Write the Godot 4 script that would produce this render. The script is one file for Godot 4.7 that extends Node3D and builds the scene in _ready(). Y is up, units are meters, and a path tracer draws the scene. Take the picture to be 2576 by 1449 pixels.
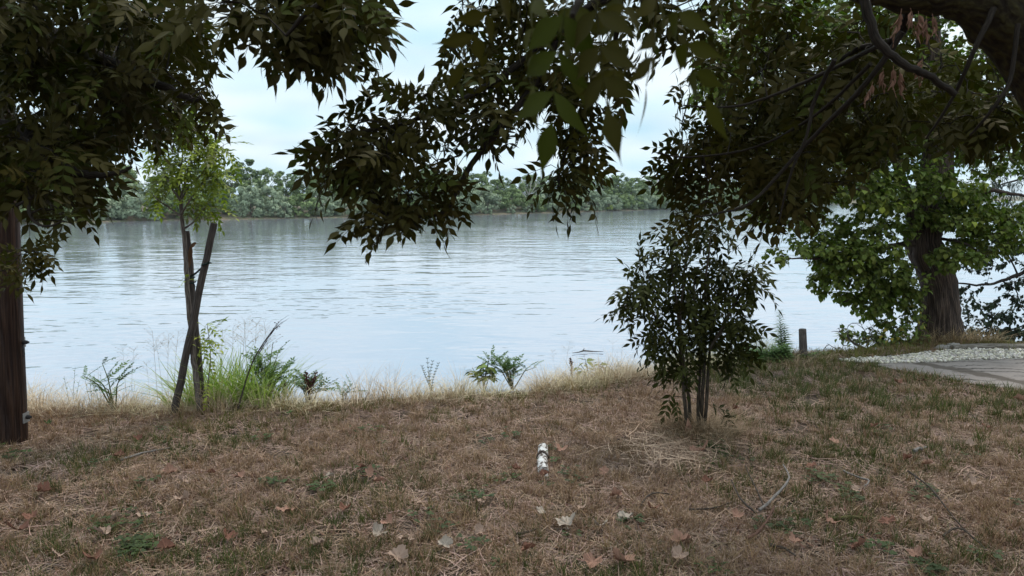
extends Node3D

const PW := 2576.0
const PH := 1449.0
const FOCAL := 1868.0
const PITCH := 7.2
const EYE := Vector3(0, 1.6, 0)
const WATER_Y := -4.4

var rg := RandomNumberGenerator.new()
var nz := FastNoiseLite.new()
var used_names := {}
var edge_pts := [Vector2(-400, -16), Vector2(-40, -6), Vector2(-8, -5.1), Vector2(-3.3, -5.3), Vector2(-1.5, -5.42), Vector2(0.05, -5.8), Vector2(1.2, -6.4), Vector2(2.3, -7.15), Vector2(3.1, -7.3), Vector2(4.2, -7.6), Vector2(5.5, -7.85), Vector2(12, -9.0), Vector2(40, -15), Vector2(400, -150)]

# ---------------------------------------------------------------- mesh builder
class MB:
	var v := PackedVector3Array()
	var n := PackedVector3Array()
	var c := PackedColorArray()
	var u := PackedVector2Array()
	var t := PackedInt32Array()

	func vert(p: Vector3, nn: Vector3, col := Color.WHITE, uv := Vector2.ZERO) -> int:
		v.append(p); n.append(nn); c.append(col); u.append(uv)
		return v.size() - 1

	func tri(a: int, b: int, d: int) -> void:
		t.append(a); t.append(b); t.append(d)

	func quad(a: int, b: int, d: int, e: int) -> void:
		tri(a, b, d); tri(a, d, e)

	func tube(pts: Array, rad: Array, sides := 6, col := Color.WHITE, lump := 0.0, rng: RandomNumberGenerator = null) -> void:
		var m := pts.size()
		var x := Vector3.ZERO
		var first := v.size()
		var run := 0.0
		for i in m:
			var d: Vector3 = (pts[mini(i + 1, m - 1)] - pts[maxi(i - 1, 0)]).normalized()
			if x == Vector3.ZERO:
				x = d.cross(Vector3(0.31, 0.2, 0.93)).normalized()
			x = (x - d * x.dot(d)).normalized()
			var y := d.cross(x)
			if i > 0:
				run += (pts[i] - pts[i - 1]).length()
			for k in sides + 1:
				var a := TAU * k / sides
				var r: float = rad[i]
				if lump > 0.0 and rng and k < sides:
					r *= 1.0 + rng.randf_range(-lump, lump)
				var o := x * cos(a) + y * sin(a)
				if k == sides:
					v.append(v[first + i * (sides + 1)]); n.append(o); c.append(col); u.append(Vector2(1, run))
				else:
					vert(pts[i] + o * r, o, col, Vector2(float(k) / sides, run))
		for i in m - 1:
			for k in sides:
				var a := first + i * (sides + 1) + k
				quad(a, a + 1, a + sides + 2, a + sides + 1)
		for e in [0, m - 1]:
			if rad[e] < 0.0008:
				continue
			var dd: Vector3 = (pts[1] - pts[0]).normalized() * -1.0 if e == 0 else (pts[m - 1] - pts[m - 2]).normalized()
			var mid := vert(pts[e], dd, col, Vector2(0.5, run))
			var ring := []
			for k in sides:
				ring.append(vert(v[first + e * (sides + 1) + k], dd, col, Vector2(float(k) / sides, run)))
			for k in sides:
				tri(mid, ring[k], ring[(k + 1) % sides])

	# a leaf blade: midrib from o along d, face normal nn, folded along the midrib, tip bent down
	func blade(o: Vector3, d: Vector3, nn: Vector3, length: float, width: float, prof: Array, fold := 0.25, bend := 0.15, col := Color.WHITE, wave := 0.0) -> void:
		nn = (nn - d * nn.dot(d)).normalized()
		var s := d.cross(nn)
		var m := prof.size()
		var prev := []
		for i in m:
			var tt := float(i) / (m - 1)
			var p := o + d * length * tt - nn * length * bend * tt * tt
			var ww: float = prof[i] * width * 0.5
			var nd := (nn + d * bend * 2.0 * tt).normalized()
			var up := nn * (ww * fold + wave * width * sin(tt * 9.0))
			var edge := Color(col.r * 0.9, col.g * 0.9, col.b * 0.9)
			var mid := vert(p, nd, Color(col.r * 1.3, col.g * 1.27, col.b * 1.2), Vector2(0.5, tt))
			if ww < 0.00001:
				if prev.size() == 3:
					tri(prev[0], prev[1], mid); tri(prev[1], prev[2], mid)
				elif prev.size() == 1:
					pass
				prev = [mid]
				continue
			var l := vert(p - s * ww + up, (nd + s * fold).normalized(), edge, Vector2(0, tt))
			var r := vert(p + s * ww + nn * (ww * fold - wave * width * sin(tt * 9.0)), (nd - s * fold).normalized(), edge, Vector2(1, tt))
			if prev.size() == 3:
				quad(prev[0], prev[1], mid, l); quad(prev[1], prev[2], r, mid)
			elif prev.size() == 1:
				tri(prev[0], mid, l); tri(prev[0], r, mid)
			prev = [l, mid, r]

	func strip(pts: Array, wid: Array, side: Vector3, col := Color.WHITE, col2 := Color.WHITE) -> void:
		var m := pts.size()
		var pl := -1
		var pr := -1
		for i in m:
			var d: Vector3 = (pts[mini(i + 1, m - 1)] - pts[maxi(i - 1, 0)]).normalized()
			var nn := side.cross(d).normalized()
			var cc := col.lerp(col2, float(i) / (m - 1))
			var l := vert(pts[i] - side * wid[i] * 0.5, nn, cc)
			var r := vert(pts[i] + side * wid[i] * 0.5, nn, cc)
			if i > 0:
				quad(pl, pr, r, l)
			pl = l; pr = r

	func box(lo: Vector3, hi: Vector3, col := Color.WHITE) -> void:
		var mid := (lo + hi) * 0.5
		var h := (hi - lo) * 0.5
		for ax in 3:
			for sg in [-1.0, 1.0]:
				var nn := Vector3.ZERO
				nn[ax] = sg
				var a := Vector3.ZERO
				var b := Vector3.ZERO
				a[(ax + 1) % 3] = h[(ax + 1) % 3]
				b[(ax + 2) % 3] = h[(ax + 2) % 3]
				var o := mid + nn * h[ax]
				quad(vert(o - a - b, nn, col, Vector2(0, 0)), vert(o + a - b, nn, col, Vector2(1, 0)), vert(o + a + b, nn, col, Vector2(1, 1)), vert(o - a + b, nn, col, Vector2(0, 1)))

	func done(mat: Material) -> ArrayMesh:
		for i in range(0, t.size(), 3):
			var a := t[i]; var b := t[i + 1]; var d := t[i + 2]
			if (v[b] - v[a]).cross(v[d] - v[a]).dot(n[a] + n[b] + n[d]) > 0.0:
				t[i + 1] = d; t[i + 2] = b
		var arr := []
		arr.resize(Mesh.ARRAY_MAX)
		arr[Mesh.ARRAY_VERTEX] = v; arr[Mesh.ARRAY_NORMAL] = n; arr[Mesh.ARRAY_COLOR] = c
		arr[Mesh.ARRAY_TEX_UV] = u; arr[Mesh.ARRAY_INDEX] = t
		var am := ArrayMesh.new()
		am.add_surface_from_arrays(Mesh.PRIMITIVE_TRIANGLES, arr)
		am.surface_set_material(0, mat)
		return am

# ---------------------------------------------------------------- naming helpers
func numbered(called: String) -> String:
	if not used_names.has(called):
		used_names[called] = 0
		return called
	used_names[called] += 1
	return "%s_%03d" % [called, used_names[called]]

func tag(o: Node, label: String, category := "", group := "", kind := "") -> void:
	if label: o.set_meta("label", label)
	if category: o.set_meta("category", category)
	if group: o.set_meta("group", group)
	if kind: o.set_meta("kind", kind)

func thing(called: String, label: String, category: String, at := Vector3.ZERO, group := "") -> Node3D:
	var o := Node3D.new()
	o.name = numbered(called)
	add_child(o, true)
	o.position = at
	tag(o, label, category, group)
	return o

# a mesh as one part of a thing; mesh coordinates are world ones unless local
func part(called: String, mesh: Mesh, parent: Node3D, xf = null, label := "") -> MeshInstance3D:
	var m := MeshInstance3D.new()
	m.name = called
	m.mesh = mesh
	parent.add_child(m, true)
	if xf != null:
		m.transform = xf
	if label: m.set_meta("label", label)
	if called == "twigs": m.set_meta("kind", "stuff")
	return m

func single(called: String, mesh: Mesh, label: String, category: String, group := "", kind := "", xf = null) -> MeshInstance3D:
	var m := MeshInstance3D.new()
	m.name = numbered(called)
	m.mesh = mesh
	add_child(m, true)
	if xf != null:
		m.transform = xf
	tag(m, label, category, group, kind)
	return m

func scatter(called: String, mesh: Mesh, xfs: Array, cols: Array, parent: Node, label := "", category := "") -> MultiMeshInstance3D:
	var mm := MultiMesh.new()
	mm.transform_format = MultiMesh.TRANSFORM_3D
	mm.use_colors = cols.size() > 0
	mm.mesh = mesh
	mm.instance_count = xfs.size()
	for i in xfs.size():
		mm.set_instance_transform(i, xfs[i])
		if cols.size() > 0:
			mm.set_instance_color(i, cols[i])
	var o := MultiMeshInstance3D.new()
	o.name = numbered(called) if parent == self else called
	o.multimesh = mm
	parent.add_child(o, true)
	o.set_meta("kind", "stuff")
	tag(o, label, category)
	return o

# ---------------------------------------------------------------- places
func ray(px: float, py: float) -> Vector3:
	var r := Vector3((px - PW / 2) / FOCAL, -(py - PH / 2) / FOCAL, -1.0)
	return Basis(Vector3.RIGHT, deg_to_rad(-PITCH)) * r

func P(px: float, py: float, d: float) -> Vector3:
	var r := ray(px, py)
	return EYE + r * (d / -r.z)

func G(px: float, py: float) -> Vector3:
	var r := ray(px, py)
	var p := EYE + r * (EYE.y / -r.y)
	p.y = gh(p.x, p.z)
	return p

func edge_z(x: float) -> float:
	for i in edge_pts.size() - 1:
		if x <= edge_pts[i + 1].x:
			var t: float = clampf((x - edge_pts[i].x) / (edge_pts[i + 1].x - edge_pts[i].x), 0, 1)
			return lerpf(edge_pts[i].y, edge_pts[i + 1].y, t)
	return edge_pts[-1].y

func gh(x: float, z: float) -> float:
	var d := edge_z(x) - z
	var near := clampf(1.0 - Vector2(x, z + 4).length() / 30.0, 0, 1)
	var y := (nz.get_noise_2d(x * 60, z * 60) * 0.012 + nz.get_noise_2d(x * 14 + 50, z * 14) * 0.03) * near
	if x > 2.6 and z < -4.2:
		y *= 0.35
	if d > -0.15:
		var e := d + 0.15
		y -= 0.62 * (e - 0.55 * (1.0 - exp(-e / 0.55))) if d < 14 else 8.7
	return maxf(y, -6.5)

func rv() -> Vector3:
	while true:
		var p := Vector3(rg.randf_range(-1, 1), rg.randf_range(-1, 1), rg.randf_range(-1, 1))
		if p.length_squared() <= 1.0:
			return p
	return Vector3.ZERO

func frame_on(axis: Vector3, nn: Vector3, at: Vector3, s := 1.0) -> Transform3D:
	var y := axis.normalized()
	var z := nn - y * nn.dot(y)
	if z.length() < 0.01:
		z = Vector3(0.3, 0.2, 1) - y * Vector3(0.3, 0.2, 1).dot(y)
	z = z.normalized()
	return Transform3D(Basis(y.cross(z) * s, y * s, z * s), at)

func smooth_line(pts: Array, per := 4) -> Array:
	var c := Curve3D.new()
	for i in pts.size():
		var tang: Vector3 = (pts[mini(i + 1, pts.size() - 1)] - pts[maxi(i - 1, 0)]) * 0.2
		c.add_point(pts[i], -tang, tang)
	var out := []
	for i in pts.size() - 1:
		for k in per:
			out.append(c.sample(i, float(k) / per))
	out.append(pts[-1])
	return out

func ramp(a: float, b: float, m: int) -> Array:
	var r := []
	for i in m:
		r.append(lerpf(a, b, float(i) / (m - 1)))
	return r

# ---------------------------------------------------------------- materials
func lin(r: float, g: float, b: float) -> Color:
	return Color(r, g, b).linear_to_srgb()

func mat(called: String, col: Color, rough := 0.8, vc := false, back := Color.BLACK) -> StandardMaterial3D:
	var m := StandardMaterial3D.new()
	m.resource_name = called
	m.albedo_color = col.linear_to_srgb()
	m.roughness = rough
	m.vertex_color_use_as_albedo = vc
	m.metallic_specular = 0.3
	m.cull_mode = BaseMaterial3D.CULL_DISABLED
	if back != Color.BLACK:
		m.backlight_enabled = true
		m.backlight = back
	return m

func noise_tex(seed_: int, freq: float, size := 512, octaves := 4, normal := false, strength := 4.0, colors: Array = [], w := 0) -> NoiseTexture2D:
	var n := FastNoiseLite.new()
	n.seed = seed_
	n.noise_type = FastNoiseLite.TYPE_SIMPLEX_SMOOTH
	n.frequency = freq
	n.fractal_octaves = octaves
	var t := NoiseTexture2D.new()
	t.noise = n
	t.width = w if w > 0 else size
	t.height = size
	t.seamless = true
	t.as_normal_map = normal
	t.bump_strength = strength
	if colors:
		var g := Gradient.new()
		var offs := PackedFloat32Array()
		var cc := PackedColorArray()
		for e in colors:
			offs.append(e[0]); cc.append(e[1].linear_to_srgb())
		g.offsets = offs; g.colors = cc
		t.color_ramp = g
	return t

# bark: streaks along the length of a tube (u round, v metres along)
func bark_mat(called: String, dark: Color, light: Color, along := 1.2, round_ := 1.0, depth := 6.0) -> StandardMaterial3D:
	var m := mat(called, Color.WHITE, 0.9)
	m.cull_mode = BaseMaterial3D.CULL_BACK
	m.albedo_texture = noise_tex(hash(called) % 1000, 0.02, 256, 5, false, 1.0, [[0.25, dark], [0.75, light]], 512)
	m.normal_enabled = true
	m.normal_texture = noise_tex(hash(called) % 1000, 0.02, 256, 5, true, depth, [], 512)
	m.uv1_scale = Vector3(round_, along, 1)
	return m

# ================================================================ the scene
func _ready() -> void:
	rg.seed = 7
	nz.seed = 5
	nz.frequency = 0.02
	var cam := Camera3D.new()
	cam.name = "camera"
	cam.position = EYE
	cam.rotation_degrees = Vector3(-PITCH, 0, 0)
	cam.near = 0.05
	cam.far = 6000
	add_child(cam)
	var att := CameraAttributesPhysical.new()
	att.frustum_focal_length = 12.0 / (PH / 2 / FOCAL)
	att.frustum_focus_distance = 5.0
	att.frustum_near = 0.05
	att.frustum_far = 6000
	att.exposure_aperture = 9.0
	cam.attributes = att
	cam.fov = rad_to_deg(2 * atan(PH / 2 / FOCAL))
	var we := WorldEnvironment.new()
	we.name = "environment"
	var e := Environment.new()
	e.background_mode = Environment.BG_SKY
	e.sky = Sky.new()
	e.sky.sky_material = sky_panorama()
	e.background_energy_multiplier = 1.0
	e.tonemap_mode = Environment.TONE_MAPPER_LINEAR
	e.tonemap_exposure = 1.3
	e.sdfgi_enabled = true
	e.ssao_enabled = true
	e.ssil_enabled = true
	e.fog_enabled = true
	e.fog_density = 0.00012
	e.fog_light_color = Color(0.80, 0.88, 0.95)
	we.environment = e
	add_child(we)
	var sun := DirectionalLight3D.new()
	sun.name = "sun"
	sun.light_energy = 0.5
	sun.light_angular_distance = 14.0
	sun.light_color = Color(1.0, 0.97, 0.92)
	sun.rotation_degrees = Vector3(-58, 150, 0)
	sun.shadow_enabled = true
	add_child(sun)

	build_ground()
	build_water()
	build_far_bank()
	build_far_trees()
	build_path_and_gravel()
	build_pole()
	build_lime_tree()
	build_right_trees()
	build_ash_trees()
	build_staked_sapling()
	build_shrub()
	build_lawn()
	build_bank_plants()
	build_small_things()
	tell_apart()

# things that would share a label are told apart by their order from the left
func tell_apart() -> void:
	var same := {}
	for o in get_children():
		if o.has_meta("label") and o.has_meta("group"):
			var l: String = o.get_meta("label")
			if not same.has(l): same[l] = []
			same[l].append(o)
	var order := ["leftmost", "second from left", "third from left", "fourth from left", "fifth from left", "sixth from left", "seventh from left", "eighth from left", "ninth from left", "tenth from left", "eleventh from left", "twelfth from left"]
	for l in same:
		var row: Array = same[l]
		if row.size() < 2: continue
		row.sort_custom(func(a, b): return in_view(a.position).x < in_view(b.position).x)
		for i in row.size():
			row[i].set_meta("label", l + ", " + order[mini(i, 11)])

func sky_panorama() -> PanoramaSkyMaterial:
	var w := 1024
	var h := 512
	var n1 := FastNoiseLite.new()
	n1.seed = 11; n1.frequency = 1.6; n1.fractal_octaves = 5
	var n2 := FastNoiseLite.new()
	n2.seed = 12; n2.frequency = 0.9; n2.fractal_octaves = 4
	var im := Image.create_empty(w, h, false, Image.FORMAT_RGBF)
	for j in h:
		var el := PI * (0.5 - (j + 0.5) / h)
		for i in w:
			var az := TAU * (i + 0.5) / w
			var d := Vector3(cos(el) * sin(az), sin(el), cos(el) * cos(az))
			var q := Vector3(d.x, 0, d.z) / (maxf(d.y, 0.0) + 0.16) + Vector3(0, d.y * 4.0, 0)
			var a := n1.get_noise_3dv(q * 0.8)
			var b := n2.get_noise_3dv(q * 0.55 + Vector3(9, 2, 5))
			var k := clampf(0.62 + a * 0.75 + b * 0.6, 0.0, 1.0)
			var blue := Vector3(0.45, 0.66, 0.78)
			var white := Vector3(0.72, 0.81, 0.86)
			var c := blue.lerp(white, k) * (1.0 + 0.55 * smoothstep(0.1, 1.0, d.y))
			var band := n1.get_noise_3d(d.x * 1.2, d.y * 26.0, d.z * 1.2)
			if d.y < 0.35:
				c *= 1.0 + 0.10 * band * smoothstep(0.0, 0.08, d.y) * (1.0 - smoothstep(0.15, 0.35, d.y))
			if d.y < 0.0:
				c = Vector3(0.5, 0.56, 0.6)
			im.set_pixel(i, j, Color(c.x, c.y, c.z))
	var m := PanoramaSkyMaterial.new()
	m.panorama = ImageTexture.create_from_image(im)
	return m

func spaced(lo: float, hi: float, fine_lo: float, fine_hi: float, step: float) -> Array:
	var out := []
	var x := fine_lo
	while x <= fine_hi + 0.0001:
		out.append(x); x += step
	var s := step
	x = fine_lo
	while x > lo:
		s *= 1.35; x = maxf(x - s, lo); out.push_front(x)
	s = step
	x = out[-1]
	while x < hi:
		s *= 1.35; x = minf(x + s, hi); out.append(x)
	return out

func build_ground() -> void:
	var xs := spaced(-400, 400, -5.5, 7.0, 0.09)
	var zs := spaced(-160, 300, -9.2, -2.0, 0.09)
	var b := MB.new()
	for z in zs:
		for x in xs:
			b.vert(Vector3(x, gh(x, z), z), Vector3.UP, Color.WHITE, Vector2(x, z))
	var w := xs.size()
	for j in zs.size() - 1:
		for i in w - 1:
			var a := j * w + i
			b.quad(a, a + 1, a + w + 1, a + w)
	for j in range(1, zs.size() - 1):
		for i in range(1, w - 1):
			var a := j * w + i
			b.n[a] = (b.v[a + w] - b.v[a - w]).cross(b.v[a + 1] - b.v[a - 1]).normalized()
	var m := mat("soil", Color.WHITE, 0.95)
	m.albedo_texture = noise_tex(3, 0.012, 1024, 6, false, 1, [[0.2, Color(0.04, 0.028, 0.021)], [0.45, Color(0.075, 0.052, 0.038)], [0.6, Color(0.12, 0.086, 0.065)], [0.8, Color(0.065, 0.048, 0.032)]])
	m.normal_enabled = true
	m.normal_texture = noise_tex(4, 0.06, 1024, 5, true, 8)
	m.uv1_scale = Vector3(0.7, 0.7, 1)
	single("ground", b.done(m), "grassy river bank of dry soil and mown grass sloping to the water", "ground", "", "structure")

# ripples drawn out along the river, livelier in some patches than in others
func ripples() -> ImageTexture:
	var w := 1024
	var data := []
	for e in [[21, 0.045, 3], [22, 0.013, 3], [23, 0.0035, 3]]:
		var n := FastNoiseLite.new()
		n.noise_type = FastNoiseLite.TYPE_SIMPLEX_SMOOTH
		n.seed = e[0]; n.frequency = e[1]; n.fractal_octaves = e[2]
		data.append(n.get_seamless_image(w, w, false, false, 0.15).get_data())
	var a: PackedByteArray = data[0]
	var b: PackedByteArray = data[1]
	var c: PackedByteArray = data[2]
	var hh := PackedFloat32Array()
	hh.resize(w * w)
	for i in w * w:
		var calm := clampf((c[i] - 95.0) / 70.0, 0.0, 1.0)
		hh[i] = a[i] / 255.0 * (0.25 + 0.75 * calm) * 0.030 + b[i] / 255.0 * 0.050
	var out := PackedByteArray()
	out.resize(w * w * 3)
	for j in w:
		var ju := ((j + w - 1) % w) * w
		var jd := ((j + 1) % w) * w
		for i in w:
			var dx := (hh[j * w + (i + 1) % w] - hh[j * w + (i + w - 1) % w]) / 0.1875
			var dz := (hh[jd + i] - hh[ju + i]) / 0.0859
			var o := (j * w + i) * 3
			out[o] = int(clampf(127.5 - dx * 127.0, 0, 255))
			out[o + 1] = int(clampf(127.5 + dz * 127.0, 0, 255))
			out[o + 2] = 254
	return ImageTexture.create_from_image(Image.create_from_data(w, w, false, Image.FORMAT_RGB8, out))

func build_water() -> void:
	var b := MB.new()
	var y := WATER_Y
	b.quad(b.vert(Vector3(-1500, y, -2500), Vector3.UP, Color.WHITE, Vector2(-1500, -2500)), b.vert(Vector3(1500, y, -2500), Vector3.UP, Color.WHITE, Vector2(1500, -2500)), b.vert(Vector3(1500, y, 150), Vector3.UP, Color.WHITE, Vector2(1500, 150)), b.vert(Vector3(-1500, y, 150), Vector3.UP, Color.WHITE, Vector2(-1500, 150)))
	var m := mat("river_water", Color(0.455, 0.475, 0.55), 0.06)
	m.metallic = 0.6
	m.metallic_specular = 0.6
	m.normal_enabled = true
	m.normal_texture = ripples()
	m.normal_scale = 1.0
	m.uv1_scale = Vector3(1.0 / 96.0, 1.0 / 44.0, 1)
	single("water", b.done(m), "wide pale grey river with small ripples", "river", "", "structure")

var far_line := [Vector2(-260, -60), Vector2(-140, -118), Vector2(-97, -150), Vector2(-88, -164), Vector2(-52, -188), Vector2(-10, -217), Vector2(38, -270), Vector2(113, -356), Vector2(230, -490), Vector2(480, -700), Vector2(900, -1000)]

func along_far(s: float) -> Array:   # place at s metres along the far waterline and the way inland
	for i in far_line.size() - 1:
		var l: float = (far_line[i + 1] - far_line[i]).length()
		if s <= l or i == far_line.size() - 2:
			var d: Vector2 = (far_line[i + 1] - far_line[i]) / l
			return [far_line[i] + d * s, Vector2(d.y, -d.x)]
		s -= l
	return []

func build_far_bank() -> void:
	var b := MB.new()
	var rows := [[-3.0, -0.6], [0.4, 0.06], [3.5, 0.45], [8.0, 1.6], [20.0, 2.2], [80.0, 2.6], [900.0, 2.6]]
	var n := 90
	for i in n:
		var s := 1560.0 * i / (n - 1)
		var a := along_far(s)
		var inland: Vector2 = a[1]
		# blend the inland way so that the sheet does not fold at bends
		inland = (inland + Vector2(-0.62, -0.78) * 1.5).normalized()
		for r in rows:
			var q: Vector2 = a[0] + inland * (r[0] + (nz.get_noise_1d(s * 3.0) * 2.5 if r[0] < 10 else 0.0))
			b.vert(Vector3(q.x, WATER_Y + r[1], q.y), Vector3.UP, Color.WHITE, Vector2(s * 0.1, r[0] * 0.1))
	for i in n - 1:
		for k in rows.size() - 1:
			var a := i * rows.size() + k
			b.quad(a, a + 1, a + rows.size() + 1, a + rows.size())
	var m := mat("far_bank_soil", Color.WHITE, 0.95)
	m.albedo_texture = noise_tex(31, 0.02, 256, 4, false, 1, [[0.3, Color(0.16, 0.12, 0.085)], [0.5, Color(0.22, 0.17, 0.12)], [0.7, Color(0.10, 0.11, 0.05)]])
	single("far_bank", b.done(m), "low brown earth bank along the far side of the river", "river bank", "", "structure")

# a bushy crown of leaf clumps on lobes; the unit crown is w wide, h high, from y=0
func crown_mesh(w: float, h: float, lobes: int, per: int, size: float, m: Material, sd: int, wispy := 0.0, low := 0.05) -> ArrayMesh:
	var r := RandomNumberGenerator.new()
	r.seed = sd
	var b := MB.new()
	for i in lobes:
		var th := r.randf() * TAU
		var q := r.randf_range(low, 1.0)
		var prof := sqrt(maxf(0.0, 1.0 - pow(absf(q - 0.42) / 0.60, 2.2)))
		var rad := prof * w * 0.5 * sqrt(r.randf_range(0.25, 1.0))
		var lc := Vector3(cos(th) * rad, q * h * 0.92, sin(th) * rad)
		var lr := w * r.randf_range(0.07, 0.17) * (1.0 - 0.35 * q)
		var tone := r.randf_range(0.85, 1.15)
		for k in per:
			var o := Vector3(r.randfn(), r.randfn() * 0.9 + 0.25, r.randfn()).normalized()
			var rr := lr * (r.randf_range(0.75, 1.08) + (r.randf() * wispy if o.y > 0 else 0.0))
			var p := lc + o * rr * Vector3(1, 0.85, 1)
			if p.y < 0.05: p.y = 0.05 + r.randf() * 0.3
			var nn := (o + Vector3(r.randf_range(-1, 1), r.randf_range(-1, 1), r.randf_range(-1, 1)) * 0.75).normalized()
			var x := nn.cross(Vector3(r.randf_range(-1, 1), r.randf_range(-1, 1), r.randf_range(-1, 1))).normalized()
			var y := nn.cross(x)
			var s := size * r.randf_range(0.5, 1.25)
			var sn := (o * 1.0 + nn * 0.2 + Vector3(0, 0.1, 0)).normalized()
			var cc := Color.WHITE * (tone * r.randf_range(0.9, 1.1))
			cc.a = 1
			var bend := nn * s * 0.25
			var a0 := b.vert(p - x * s, sn, cc)
			var a1 := b.vert(p + y * s * 0.42 + bend, sn, cc)
			var a2 := b.vert(p + x * s, sn, cc)
			var a3 := b.vert(p - y * s * 0.42 + bend * 0.3, sn, cc)
			b.quad(a0, a1, a2, a3)
	return b.done(m)

func trunk_mesh(h: float, r: float, m: Material, sd: int, limbs := 5) -> ArrayMesh:
	var g := RandomNumberGenerator.new()
	g.seed = sd
	var b := MB.new()
	var top := Vector3(g.randf_range(-0.4, 0.4), h * 0.8, g.randf_range(-0.4, 0.4))
	b.tube([Vector3(0, -1.2, 0), Vector3(0.1, h * 0.2, 0), top * 0.5, top], [r * 1.3, r, r * 0.7, r * 0.2], 5)
	for i in limbs:
		var f := g.randf_range(0.25, 0.7)
		var a := top * f
		var d := Vector3(g.randf_range(-1, 1), g.randf_range(0.5, 1.2), g.randf_range(-1, 1)).normalized() * h * 0.4
		b.tube([a, a + d * 0.5 + Vector3(0, 0.2, 0), a + d], [r * 0.5, r * 0.35, r * 0.1], 4)
	return b.done(m)

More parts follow.
